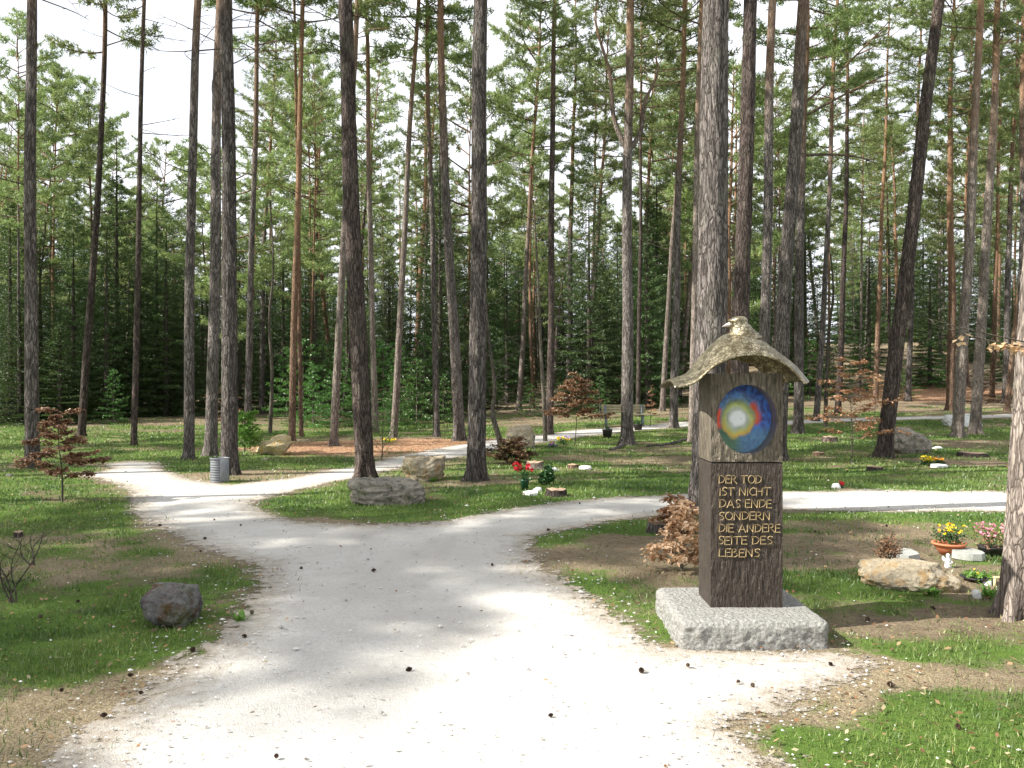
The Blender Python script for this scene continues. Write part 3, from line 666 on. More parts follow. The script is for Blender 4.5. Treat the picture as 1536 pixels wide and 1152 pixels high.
# background pines: a random wood with the skyline of the photograph
SKX = [-200, 0, 30, 60, 85, 120, 145, 170, 200, 222, 245, 300, 345, 380, 450, 520, 620, 700, 760, 850, 900, 1050, 1150, 1230, 1290, 1340, 1400, 1500, 1700]
SKY = [0, 20, 10, 100, 85, 175, 112, 180, 330, 205, 330, 345, 200, 60, 15, 30, -30, 0, 40, 10, -20, 20, 60, 70, 110, 120, 30, -20, -20]
pts = []
R0 = np.random.default_rng(42)
def far_enough(x, y, d):
    return all((x - a) ** 2 + (y - b) ** 2 > d * d for a, b in placed)
fixed = [(84, 40, 85), (145, 42, 112), (222, 50, 205), (28, 33, 5), (392, 40, 20), (470, 44, 60), (620, 44, 10), (800, 42, 40), (880, 40, 0), (1290, 48, 95), (1243, 42, 50), (1440, 38, 0), (1335, 50, 120), (560, 48, 60), (700, 46, 30), (980, 46, 20), (1510, 34, -30), (300, 44, 300), (260, 56, 330)]
def add_bg(px, y, topy, mat=None):
    x = (px - CX) / F * y; z0 = g1(x, y); H = (HY - topy) / F * y + EYE - z0
    H = min(H, 23.5); placed.append((x, y)); pts.append((px, x, y, H))
for px, y, ty in fixed: add_bg(px, y, ty)
tries = 0
while len(pts) < 130 and tries < 9000:
    tries += 1
    y = float(R0.uniform(36, 100)) if R0.random() < .75 else float(R0.uniform(33, 60)); px = float(R0.uniform(-40, 1580)); x = (px - CX) / F * y
    if not far_enough(x, y, 2.3 if y > 45 else 3.0): continue
    sky = float(np.interp(px, SKX, SKY)); ty = max(sky + R0.uniform(0, 70), HY - (R0.uniform(14.5, 21.5) - EYE + g1(x, y)) / y * F)
    add_bg(px, y, ty)
names = sorted([(p[0], i) for i, p in enumerate(FT)])
def rel_label(px, kind, used):
    # nearest named trunk, measured at half height of the picture
    fx = [(f[0] + (f[2] - f[0]) * (f[1] - 500) / max(f[1] - f[3], 1), f[6]) for f in FT]
    fx.sort(); left = [f for f in fx if f[0] <= px]
    ref, side = (left[-1][1], 'right') if left else (fx[0][1], 'left')
    key = (ref, side, kind); used[key] = used.get(key, 0) + 1
    return key, used[key]
def short(ref):
    for a in (', behind', ', left one', ' behind the', ', rising', ' standing', ' directly', ' seen', ' rising', ' touching'): pass
    return ref
SHORT = {}
for f in FT: SHORT[f[6]] = f[6]
ORD = ['first', 'second', 'third', 'fourth', 'fifth', 'sixth', 'seventh', 'eighth', 'ninth', 'tenth', 'eleventh', 'twelfth', 'thirteenth', 'fourteenth']
KEY = {0: 'the leftmost tall trunk', 1: 'the dark leaning pine at far left', 2: 'the dark pine ending the left path', 3: 'the right leaning pine near the bin', 4: 'the sunlit pine behind the bin', 5: 'the thick pine at the bin',
       6: 'the pine by the green bush', 7: 'the reddish pine by the ochre boulder', 8: 'the thinnest pine by the ochre boulder', 9: 'the pale pine left of the long boulder', 10: 'the thick dark pine at the long boulder', 11: 'the pale pine beside the thick dark one',
       12: 'the pale pine left in the leaf litter', 13: 'the slender pine amid the leaf litter', 14: 'the broad based pine', 15: 'the thick middle pine', 16: 'the pale pine on the sunny slope', 17: 'the dark pine by the upright boulder', 18: 'the short tilted pine',
       19: 'the pine behind the brown beech', 20: 'the thin pine at the bench end', 21: 'the forked pine', 22: 'the thin dark pine behind the fork', 23: 'the thin pale pine by the far path', 24: 'the slender pine on the far path edge', 25: 'the slim pine touching the great trunk',
       26: 'the great trunk', 27: 'the dark pine beside the great trunk', 28: 'the pine above the roof', 29: 'the stout pine by the roof', 30: 'the straight lawn pine', 31: 'the bowed pine', 32: 'the dark pine behind the sapling', 33: 'the thin sunlit pine', 34: 'the strongly leaning dark pine',
       35: 'the slim pine by the leaning one', 36: 'the orange barked pine', 37: 'the left slanting pale trunk', 38: 'the right slanting pale trunk', 39: 'the upright pine far right', 40: 'the thin orange pine at right', 41: 'the pine on the right edge', 42: 'the nearest right trunk'}
FX = sorted([(f[0] + (f[2] - f[0]) * (f[1] - 500) / max(f[1] - f[3], 1), i) for i, f in enumerate(FT)])
def bg_labels(items, noun):
    """items: list of (px, far) -> a label that places each one between named trunks"""
    lab = [None] * len(items); grp = {}
    for i, (px, far) in enumerate(items):
        lf = [f for f in FX if f[0] <= px]; k = lf[-1][1] if lf else -1; grp.setdefault((k, far), []).append((px, i))
    for (k, far), L in grp.items():
        L.sort(); fw = 'far off' if far else 'nearer'
        for n, (px, i) in enumerate(L):
            o = ORD[n]
            lab[i] = f'{o} {fw} {noun} right of {KEY[k]}' if k >= 0 else f'{o} {fw} {noun} from the left edge'
    return lab
labs = bg_labels([(p[0], p[2] > 55) for p in pts], 'background pine')
for i, ((px, x, y, H), lb) in enumerate(zip(pts, labs)):
    r = R0.random(); mat = 'bark' if r < .35 else 'bark_orange' if r < .65 else 'bark_pale' if r < .82 else 'bark_dark'
    tree(x, y, H, float(R0.uniform(.13, .34)) * (H / 20) ** .5, 'pine_tree', lb, 'pines deep in the wood', lean=(float(R0.normal() * .7), float(R0.normal() * .4)), bend=(float(R0.normal() * .2), 0), mat=mat,
         crown=int(R0.integers(0, 6)), cf=float(R0.uniform(.50, .74)), cs=float(R0.uniform(.8, 1.1)), seed=300 + i, lod=2 if y < 55 else 3, dead=14 if y < 60 else 8, dead0=.12)

# spruces of the dark understorey
SPX = []
def spruce(px, y, H, which, kindmesh, name, mat='twig'):
    x = (px - CX) / F * y
    SPX.append((px, x, y, H, which, kindmesh, name))
for k in range(290):
    y = float(R0.uniform(37, 62)) if k < 75 else float(R0.uniform(58, 100)) if k < 215 else float(R0.uniform(95, 130)); px = float(R0.uniform(-40, 1580)); x = (px - CX) / F * y
    if not far_enough(x, y, 1.5): continue
    dens = np.interp(px, [0, 250, 500, 620, 800, 1000, 1200, 1350, 1536], [1, 1, .75, .8, 1, .9, .8, .75, .6])
    if R0.random() > dens: continue
    if 700 < px < 850 and y < 46: continue
    if 1330 < px < 1450 and y < 56: continue
    H = float(R0.uniform(6, 12.5) + (3.0 if y > 60 else 0) + (3.0 if y > 92 else 0)) * (1.1 if px < 260 else 1); placed.append((x, y)); spruce(px, y, H, k % 3, SPR, 'spruce_tree')
for px, y, H in ((60, 35, 8), (110, 36, 10), (15, 34, 9), (175, 38, 11), (235, 40, 9), (275, 38, 7), (160, 36, 7), (210, 37, 8), (400, 44, 7), (970, 38, 8), (985, 42, 10), (905, 40, 7), (1395, 46, 7), (760, 47, 7), (560, 42, 6), (720, 42, 6), (90, 33, 4), (30, 33, 5), (470, 43, 8)): spruce(px, y, H, int(px) % 3, SPR, 'spruce_tree'); placed.append(((px - CX) / F * y, y))
for px, y, H in ((625, 31, 2.6), (600, 33, 3.2), (590, 30, 1.8), (470, 31, 2.4), (540, 32, 2.6), (510, 32, 3.0), (455, 33, 3.4), (635, 35, 3.6), (665, 33, 2.0), (900, 34, 1.8), (575, 35, 3.3), (1395, 45, 2.6), (1420, 44, 2.2), (1360, 41, 2), (170, 33, 2.2), (795, 36, 1.5), (1250, 42, 3), (1215, 41, 3), (1290, 44, 3.2), (430, 37, 3.2), (485, 36, 3.4)):
    spruce(px, y, H, int(px) % 2, SPY, 'young_spruce')
l1 = bg_labels([(s[0], s[2] > 55) for s in SPX if s[5] is SPR], 'dark spruce'); l2 = bg_labels([(s[0], s[2] > 40) for s in SPX if s[5] is SPY], 'young green spruce')
i1, i2 = iter(l1), iter(l2)
for (px, x, y, H, w, km, nm) in SPX:
    lb = next(i1) if km is SPR else next(i2); w = w % len(km)
    root = empty(nm, (x, y, g1(x, y) - .05), lb, 'spruce', 'dark spruces under the pines' if km is SPR else 'young spruces at the wood edge', rz=float(R0.uniform(0, 6)))
    me, Hm = km[w]; c = bpy.data.objects.new('crown', me); COL.objects.link(c); c.parent = root; s = H / Hm; c.scale = (max(s, .8) if km is SPR else s,) * 2 + (s,)
    key = ('sprtrunk', nm)
    if key not in M:
        tb = MB(); tube(tb, np.array([[0, 0, 0], [0, 0, Hm * .5], [0, 0, Hm * .97]]), [.012 * Hm, .008 * Hm, .01], 7, 0, True); M[key] = tb.mesh('spruce_trunk', TW)
    t = bpy.data.objects.new('trunk', M[key]); COL.objects.link(t); t.parent = root; t.scale = (1, 1, s)

# pines left of the frame and behind the viewer, whose crowns shade the clearing
SH = [(-22, 1.9, 21), (-25.5, 1.9, 20), (-28, .9, 21), (-24.5, -.9, 20), (-19.8, 3.6, 20), (-20.3, 5.4, 20), (-16.0, 9.2, 20), (-27, 4.3, 21), (-13.2, 13.6, 20), (-21, 14.5, 21), (-28, 11.5, 22), (-17.5, 19.5, 21), (-26, 22, 21), (-30, 17, 22), (-18.0, -5.6, 21)]
for i, (x, y, H) in enumerate(SH):
    tree(x, y, H, .36, 'pine_tree', 'pine of the wood left of the clearing, shading the path', 'pines left of the clearing', mat='bark', crown=(0, 2, 5, 4)[i % 4], cf=.38, cs=1.12, seed=700 + i, lod=2, dead=8)

# ------------------------------------------------------------------ boulders
def ico(n):
    import bmesh
    bm = bmesh.new(); bmesh.ops.create_icosphere(bm, subdivisions=n, radius=1)
    v = np.array([x.co[:] for x in bm.verts]); f = np.array([[w.index for w in p.verts] for p in bm.faces]); bm.free(); return v, f
ICO = {n: ico(n) for n in (2, 3, 5)}
def rock(name, px, py, wpx, hpx, depth, mat, label, seed, boxy=.5, rz=0, group='boulders on the grass', cut=None, n=5, warp=None, cat='rock'):
    x, y = at(px, py); w = wpx / F * y; h = hpx / F * y; y += depth * .35
    v, f = ICO[n]; R = np.random.default_rng(seed)
    p = v.copy(); m = np.abs(p).max(1, keepdims=True); p = p * ((1 - boxy) + boxy / m * .82)
    for k in range(9):   # planar chips
        d = nrm(R.normal(size=3)); off = R.uniform(.62, .9); s = p @ d; p = p - np.where(s > off, (s - off) * .85, 0)[:, None] * d
    cr = np.clip(1 - np.abs(fbm3(v * 2.4 + seed * 1.7, 3, seed + 7) - .5) * 16, 0, 1)
    rg = 1 - np.abs(fbm3(v * 1.7 + seed, 4, seed) - .5) * 2
    p = p * (1 + (fbm3(v * 1.3 + seed * 3.1, 3, seed) - .5) * .35 + (rg - .7) * .16 + (fbm3(v * 7 + seed, 4, seed + 2) - .5) * .17 - cr * .07)[:, None]
    if warp: p = warp(p)
    p = p / np.array([np.abs(p[:, 0]).max(), np.abs(p[:, 1]).max(), 1]); zt = p[:, 2].max()
    p = p * np.array([w / 2, depth / 2, 1]); p[:, 2] = np.maximum(p[:, 2] + .55, -.25) / (zt + .55) * h
    if rz: c, s = cos(rz), sin(rz); p = p @ np.array([[c, s, 0], [-s, c, 0], [0, 0, 1]])
    mb = MB(); mb.add(p, t=f); o = mb.build(name, M[mat] if isinstance(mat, str) else mat, loc=(x, y, g1(x, y) - .01)); tag(o, label, cat, group)
    return o
rock('boulder', 577, 757, 120, 40, .7, 'rock_g', 'long flat grey boulder at the foot of the thick dark pine', 3, .75, .06)
rock('boulder', 634, 722, 66, 38, .8, 'rock', 'blocky pale boulder with a flat top, just behind the long grey one', 12, .9)
def slope(p):
    p = p.copy(); p[:, 2] = p[:, 2] * (.45 + .55 * smooth(-1, .35, p[:, 0])) - .25 * (1 - smooth(-1, .2, p[:, 0])); return p
rock('boulder', 407, 683, 54, 31, .8, 'rock_y', 'ochre yellow boulder sloping down to the left by the green bush', 5, .4, warp=slope)
rock('boulder', 781, 671, 46, 34, .9, 'rock', 'upright rounded pale boulder behind the dry brown bush', 8, .4)
rock('boulder', 243, 942, 86, 60, .42, 'rock_d', 'dark mossy boulder in the shade at the left foreground', 9, .4, group='boulders on the grass')
rock('boulder', 1368, 681, 66, 40, 1.0, 'rock_g', 'grey mossy boulder right of the strongly leaning trunk', 14, .6)
rock('boulder', 1452, 640, 58, 19, .9, 'white', 'white low boulder behind the two pale slanting trunks', 15, .7)
rock('boulder', 1378, 888, 150, 41, .5, 'rock', 'wide low sandy boulder in front of the flower pot', 22, .45, .05)

def stump(px, py, wpx, hpx, label, mat='bark_dark', seed=0):
    x, y = at(px, py); r = wpx / F * y / 2; h = hpx / F * y; root = empty('tree_stump', (x, y, g1(x, y) - .02), label, 'stump', 'tree stumps on the lawn')
    mb = MB(); n = 28; a = np.arange(n) / n * 2 * pi; R = np.random.default_rng(seed); prof = [(1.35, 0), (1.08, .25), (1.0, .6), (.97, .95)]
    jag = 1 + (vn(np.cos(a) * 3 + seed, np.sin(a) * 3) - .5) * .35 + .08 * np.sin(a * 5 + seed)
    v = np.array([[np.cos(a) * r * k * jag, np.sin(a) * r * k * jag, h * z * (1 + (jag - 1) * .8)] for k, z in prof]).transpose(0, 2, 1).reshape(-1, 3); mb.add(v, grid_q(4, n, True)); mb.build('bark', M[mat], root)
    tb = MB(); top = v[-n:]; tb.add(np.vstack([top, top.mean(0) + [0, 0, .01]]), t=[[i, (i + 1) % n, n] for i in range(n)]); tb.build('cut_face', M['endgrain'], root)
stump(992, 797, 40, 17, 'broken grey stump among withered leaves left of the memorial', 'bark', 3)
stump(836, 744, 28, 13, 'dark low stump beside the white grave stones', 'bark_dark', 4)
stump(803, 704, 22, 13, 'pale stump behind the red flowers', 'bark_pale', 5)
stump(860, 702, 16, 7, 'small reddish stump between two white stones', 'bark_orange', 6)
stump(1246, 663, 20, 9, 'low stump left of the brown leaved sapling on the right lawn', 'bark_dark', 7)
stump(1227, 683, 16, 6, 'nearly buried stump on the lawn right of the memorial', 'bark_orange', 8)
stump(1312, 706, 22, 8, 'flat dark stump at the foot of the strongly leaning trunk', 'bark_dark', 9)
stump(28, 806, 12, 12, 'little stump in the grass at the left edge', 'bark_dark', 10)
stump(1460, 684, 40, 7, 'wide rotten stump behind the graves at the far right', 'bark_dark', 11)
for px, py, w, h, lb, mt, sd in ((831, 707, 12, 7, 'small white stone between the two pale stumps', 'white', 31), (879, 705, 20, 7, 'flat white stone right of the reddish stump', 'white', 32), (1468, 897, 13, 12, 'round white stone at the right end of the sandy boulder', 'white', 33),
                          (1256, 733, 14, 9, 'white stone with red beside the right path', 'white', 34), (806, 738, 14, 8, 'white block right of the red flowers', 'white', 35), (1408, 674, 14, 5, 'flat white stone right of the grey boulder', 'white', 36),
                          (1500, 893, 22, 10, 'white stone against the nearest right trunk', 'white', 37), (1484, 880, 15, 11, 'white rounded stone in the green leaves by the nearest right trunk', 'white', 38), (12, 716, 12, 6, 'dark stone in the grass at the left edge', 'rock_d', 40), (398, 690, 14, 4, 'small grey stone below the ochre boulder', 'rock_g', 41)):
    rock('stone', px, py, w, h, max(.08, w / F * at(px, py)[1] * .8), mt, lb, sd, .5, group='small stones by the graves', n=3, cat='stone')
def slab(px, py, w, h, d, label, mat='slab', tilt=.08, seed=0):
    x, y = at(px, py); W = w / F * y; R = np.random.default_rng(seed); n = 11; a = np.arange(n) / n * 2 * pi; rr = R.uniform(.85, 1.1, n)
    v0 = np.stack([np.cos(a) * rr * W / 2, np.sin(a) * rr * d / 2, 0 * a], -1); v1 = v0 * [.96, .96, 1] + [0, 0, h]; v1[:, 2] += v1[:, 1] * tilt
    mb = MB(); mb.add(np.vstack([v0, v1, [[0, 0, h]]]), q=[[i, (i + 1) % n, n + (i + 1) % n, n + i] for i in range(n)], t=[[n + i, n + (i + 1) % n, 2 * n] for i in range(n)])
    tag(mb.build('stone_slab', M[mat], loc=(x, y, g1(x, y)), smoothf=False), label, 'slab', 'flat stone slabs by the graves')
slab(1355, 842, 42, .09, .3, 'flat grey slab behind the sandy boulder', seed=1)
slab(1453, 838, 46, .07, .25, 'flat grey slab right in front of the terracotta bowl', seed=2)
slab(796, 742, 26, .04, .28, 'white marble grave plate below the red flowers', 'white', .05, 3)
slab(1408, 701, 24, .05, .3, 'white grave plate under the orange flowers on the right lawn', 'white', .05, 4)

# ------------------------------------------------------------------ the memorial
PX0, PX1, PY0, PY1 = 1.269, 1.729, 5.28, 5.62
ZB = .166
mem = empty('memorial_pillar', (1.5, 5.45, GZ0), 'square bronze memorial pillar with gilded German verse, enamel sun and bird roof on a granite plinth', 'memorial')
OFF = np.array([1.5, 5.45, GZ0])
def mbuild(mb, name, mat, parent=mem, **k):
    mb.v = [v - OFF for v in mb.v]; return mb.build(name, mat, parent, **k)
# plinth, rough hewn
def plinth():
    n = 40; x0, x1, y0, y1, zt = 1.010, 1.918, 4.96, 5.84, ZB + .004
    mb = MB()
    def face(o, u, v, nu, nv):
        a = np.linspace(0, 1, nu)[:, None, None]; b = np.linspace(0, 1, nv)[None, :, None]; p = np.array(o) + np.array(u) * a + np.array(v) * b
        mb.add(p.reshape(-1, 3), grid_q(nu, nv, False)[:, ::-1])
    zb = -.12; H = zt - zb
    face((x0, y0, zt), (x1 - x0, 0, 0), (0, y1 - y0, 0), 70, 70)
    face((x0, y0, zb), (x1 - x0, 0, 0), (0, 0, H), 70, 26); face((x1, y0, zb), (0, y1 - y0, 0), (0, 0, H), 70, 26)
    face((x1, y1, zb), (x0 - x1, 0, 0), (0, 0, H), 70, 26); face((x0, y1, zb), (0, y0 - y1, 0), (0, 0, H), 70, 26)
    c = np.array([(x0 + x1) / 2, (y0 + y1) / 2, 0]); hw = np.array([(x1 - x0) / 2, (y1 - y0) / 2])
    for i, p in enumerate(mb.v):
        q = p - c; r = .045     # round the edges
        core = np.stack([np.clip(q[:, 0], -hw[0] + r, hw[0] - r), np.clip(q[:, 1], -hw[1] + r, hw[1] - r), np.minimum(q[:, 2], zt - r)], -1)
        d = q - core; L = np.linalg.norm(d, axis=1, keepdims=True); dn = d / np.maximum(L, 1e-6); q2 = core + dn * np.minimum(L, r)
        side = np.clip(1 - np.abs(dn[:, 2:3]) * 1.2, 0, 1) * .8 + .12
        nz = (fbm3(p * 28, 4, 9) - .5)[:, None] * .034 * side + (fbm3(p * 5, 2, 4) - .5)[:, None] * .03 * side
        lift = np.where((L < 1e-5), 0, 1); mb.v[i] = q2 + dn * nz * lift + c
        top = (np.abs(core[:, 2] - (zt - r)) < 1e-6) & (dn[:, 2] > .9); mb.v[i][:, 2] += np.where(top, (fbm3(p * 16, 3, 3) - .5) * .005, 0)
    mb.v = [v + [0, 0, GZ0] for v in mb.v]
    me = mbuild(mb, 'plinth', M['granite'])
    w = me.modifiers.new('weld', 'WELD'); w.merge_threshold = .002
plinth()
def zz(py, D=PY0): return EYE - (py - HY) / F * D
Z0 = ZB + GZ0; ZS = zz(693.5); ZT = zz(560)
def carved_box(name, x0, x1, y0, y1, z0, z1, mat, hole=None, seed=1, amp=.004):
    mb = MB()
    def face(o, u, v, nu, nv, nrmv, amp_):
        a = np.linspace(0, 1, nu)[:, None, None]; b = np.linspace(0, 1, nv)[None, :, None]; p = (np.array(o) + np.array(u) * a + np.array(v) * b).reshape(-1, 3)
        e = (np.minimum(np.minimum(a, 1 - a) * 8, 1) * np.minimum(np.minimum(b, 1 - b) * 8, 1)).reshape(-1, 1)
        h = (fbm3(p * np.array([55, 55, 9]), 2, seed) - .5)[:, None] * amp_ * 2 + (fbm3(p * np.array([14, 14, 11]), 2, seed + 5) - .5)[:, None] * amp_
        mb.add(p + np.array(nrmv) * h * e, grid_q(nu, nv, False)[:, ::-1])
    W, Dp, H = x1 - x0, y1 - y0, z1 - z0; nz_ = int(H * 90)
    if hole is None: face((x0, y0, z0), (W, 0, 0), (0, 0, H), 110, nz_, (0, -1, 0), amp)
    face((x1, y0, z0), (0, Dp, 0), (0, 0, H), 50, nz_, (1, 0, 0), amp); face((x1, y1, z0), (-W, 0, 0), (0, 0, H), 60, nz_, (0, 1, 0), amp); face((x0, y1, z0), (0, -Dp, 0), (0, 0, H), 50, nz_, (-1, 0, 0), amp * .3)
    face((x0, y0, z1), (W, 0, 0), (0, Dp, 0), 30, 30, (0, 0, 1), 0); face((x0, y1, z0), (W, 0, 0), (0, -Dp, 0), 8, 8, (0, 0, -1), 0)
    if hole:
        cx, cz, rx, rz_, dep = hole; n = 192; a = np.arange(n) / n * 2 * pi; ca, sa = np.cos(a), np.sin(a)
        # rectangle boundary along each ray
        tx = np.where(ca > 0, (x1 - cx) / np.maximum(ca, 1e-9), (x0 - cx) / np.minimum(ca, -1e-9)); tz = np.where(sa > 0, (z1 - cz) / np.maximum(sa, 1e-9), (z0 - cz) / np.minimum(sa, -1e-9)); t = np.minimum(np.abs(tx), np.abs(tz))
        ob_ = np.stack([cx + ca * t, sa * t + cz], -1)
        for X_, Z_ in ((x0, z0), (x1, z0), (x0, z1), (x1, z1)):
            k = np.argmin(np.hypot(ob_[:, 0] - X_, ob_[:, 1] - Z_)); ob_[k] = (X_, Z_)
        ib = np.stack([cx + rx * ca, cz + rz_ * sa], -1); rows = []
        nr = 26
        for j in range(nr + 1):
            f = j / nr; q = ob_ * (1 - f) + ib * f; p = np.stack([q[:, 0], np.full(n, y0), q[:, 1]], -1); e = min(1, min(f, 1 - f) * 6)
            h = (fbm3(p * np.array([55, 55, 9]), 2, seed) - .5) * amp * 2.4 * e; p[:, 1] -= h; rows.append(p)
        mb.add(np.concatenate(rows), grid_q(nr + 1, n, True))
        wr = []
        for j in range(9):
            f = j / 8; wr.append(np.stack([ib[:, 0], np.full(n, y0 + dep * f), ib[:, 1]], -1))
        wb = MB(); wb.add(np.concatenate(wr), grid_q(9, n, True))
    o = mbuild(mb, name, mat); return o, (wb if hole else None)
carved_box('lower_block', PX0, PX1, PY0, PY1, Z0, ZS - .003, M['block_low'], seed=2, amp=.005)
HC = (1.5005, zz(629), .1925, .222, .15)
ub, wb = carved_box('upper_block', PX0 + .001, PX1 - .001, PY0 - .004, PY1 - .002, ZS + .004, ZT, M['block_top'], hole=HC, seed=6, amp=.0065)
sm = MB(); box(sm, ((PX0 + PX1) / 2, (PY0 + PY1) / 2 + .01, ZS), (.42, .30, .02)); mbuild(sm, 'joint', M['darkpot'])
mbuild(wb, 'niche_wall', simple('niche_metal', (.16, .13, .11), (.26, .21, .17), .35, 8, .6, .1))
def disc():
    n, nr = 144, 60; cx, cz, rx, rz_, dep = HC; a = np.arange(n) / n * 2 * pi; mb = MB(); V = [[cx, PY0 + dep * .92, cz]]; 
    for j in range(1, nr + 1):
        f = j / nr; V += [[cx + rx * 1.0 * f * cos(t), PY0 + dep * (.92 - .10 * f * f), cz + rz_ * f * sin(t)] for t in a]
    V = np.array(V); q = 1 + grid_q(nr, n, True); t = [[0, 1 + i, 1 + (i + 1) % n] for i in range(n)]
    mb.add(V, q, t)
    u = (V[:, 0] - cx) / rx; w = (V[:, 2] - cz) / rz_
    # picture centre sits left of the middle as seen in the photo
    du, dw = u + .10, w - .02; r = np.hypot(du, dw) + (fbm(u * 3, w * 3, 3, 5) - .5) * .20; an = np.degrees(np.arctan2(dw, du)) % 360
    sw = fbm(r * 9 + 3, an / 28., 3, 8); st = fbm(u * 4 + w * 9, w * 3 - u * 12, 3, 15)
    def C(*c): return np.array(c, float)[None]
    blue_d = C(.008, .02, .22); blue_m = C(.02, .14, .60); blue_l = C(.20, .36, .52)
    col = blue_d + (blue_m - blue_d) * smooth(.35, .7, st)[:, None]
    low = smooth(-.1, -.5, w)[:, None]; col = col * (1 - low) + (C(.02, .10, .26) * (1 - st[:, None]) + C(.10, .30, .48) * st[:, None]) * low
    tl = (smooth(.95, .5, r) * smooth(.0, .35, w))[:, None]; col = col * (1 - tl * .7) + blue_l * tl * .7 * (.5 + sw[:, None])+ 0
    green = (smooth(195, 215, an) * smooth(290, 255, an) * smooth(.40, .6, r))[:, None]; col = col * (1 - green) + (C(.03, .13, .05) + C(.03, .06, .02) * sw[:, None]) * green
    red = (smooth(150, 165, an) * smooth(212, 200, an) * smooth(.52, .64, r))[:, None]; col = col * (1 - red) + C(.70, .05, .01) * (.5 + sw[:, None]) * red
    red2 = (np.maximum(smooth(335, 350, an), smooth(50, 38, an) * (an < 90)) * smooth(.46, .58, r) * smooth(.82, .62, r))[:, None]; col = col * (1 - red2) + C(.75, .08, .012) * red2
    rim = (smooth(.64, .50, r))[:, None]; rimc = C(.75, .46, .03) * smooth(.2, -.3, w)[:, None] + C(.24, .30, .16) * (1 - smooth(.2, -.3, w)[:, None]); col = col * (1 - rim) + rimc * rim
    g2 = smooth(.54, .38, r)[:, None]; col = col * (1 - g2) + C(.50, .56, .16) * g2
    g3 = smooth(.44, .28, r)[:, None]; col = col * (1 - g3) + C(.48, .52, .44) * g3
    g4 = smooth(.32, .14, r)[:, None]; col = col * (1 - g4) + C(.85, .88, .88) * g4
    mb.cols = [np.clip(col * ((.50 + .5 * sw[:, None]) * (1 - g4) + g4 * .85), 0, .95)]
    mbuild(mb, 'sun_disc', M['enamel'], colors=True)['label'] = 'round enamel picture of a white sun with rings of yellow, red and blue'
disc()
# lettering: brush strokes as raised ribbons
GL = {'D': (.78, [[(.06, 1), (.03, 0)], [(-.08, .97), (.32, .98), (.62, .78), (.66, .48), (.46, .14), (-.06, -.02)]]), 'E': (.62, [[(.04, 1), (.02, 0)], [(.0, .98), (.52, 1.)], [(.03, .52), (.46, .54)], [(.0, .0), (.54, .02)]]),
      'R': (.72, [[(.05, 1), (.02, -.02)], [(-.06, .97), (.35, 1), (.52, .8), (.42, .56), (.06, .48)], [(.2, .5), (.66, -.04)]]), 'T': (.78, [[(-.02, .96), (.74, 1.)], [(.36, .97), (.33, 0)]]),
      'O': (.88, [[(.42 + .36 * cos(t), .5 + .49 * sin(t)) for t in np.linspace(1.7, 1.7 + 2 * pi, 16)]]), 'I': (.24, [[(.08, 1), (.05, 0)]]), 'S': (.62, [[(.54, .92), (.34, 1.02), (.12, .9), (.1, .66), (.38, .5), (.54, .28), (.36, .03), (.0, .02)]]),
      'N': (.84, [[(.04, 0), (.08, 1)], [(.08, 1), (.62, .02)], [(.62, .0), (.68, 1.02)]]), 'C': (.72, [[(.62, .9), (.38, 1.), (.1, .76), (.04, .4), (.24, .04), (.62, .1)]]), 'H': (.80, [[(.06, 1), (.02, 0)], [(.64, 1), (.6, 0)], [(.04, .5), (.62, .53)]]),
      'A': (.86, [[(.0, 0), (.38, 1.02)], [(.38, 1.02), (.72, -.02)], [(.1, .34), (.62, .36)]]), 'L': (.62, [[(.06, 1), (.03, .02)], [(.03, .02), (.54, .03)]]), 'B': (.70, [[(.05, 1), (.02, 0)], [(-.04, .97), (.36, .98), (.46, .78), (.1, .55)], [(.1, .55), (.5, .46), (.54, .16), (.3, -.02), (-.02, .0)]]), ' ': (.42, [])}
LINES = [('DER TOD', 1078, 1142, 719), ('IST NICHT', 1079, 1155, 737.5), ('DAS ENDE', 1079, 1157, 755.5), ('SONDERN', 1078, 1155, 774), ('DIE ANDERE', 1078, 1170, 792), ('SEITE DES', 1077, 1158, 810.5), ('LEBENS', 1078, 1139, 829)]
for s_, xa, xb, yc in LINES:
    mb = MB(); xs = (xa - CX) / F * PY0; xe = (xb - CX) / F * PY0; tot = sum(GL[c][0] for c in s_) - .1; k = (xe - xs) / tot; hh = 11.8 / F * PY0; zc = zz(yc) - hh / 2; cur = 0; R = random.Random(s_)
    for ch in s_:
        w, st = GL[ch]
        dz = R.uniform(-.04, .04)
        for s in st:
            p = np.array([[xs + (cur + u) * k, PY0 - .006, zc + (v + dz) * hh] for u, v in s])
            if len(p) == 2: p = np.linspace(p[0], p[1], 4)
            n = len(p); rad = .0027 * (.85 + .3 * np.array([R.random() for _ in range(n)])); rad[0] *= 1.15; rad[-1] *= .8
            tube(mb, p, rad, 6)
        cur += w
    mb.v = [v * [1, 1, 1] for v in mb.v]
    mbuild(mb, 'inscription', M['gold'])['label'] = 'gilded line reading ' + s_
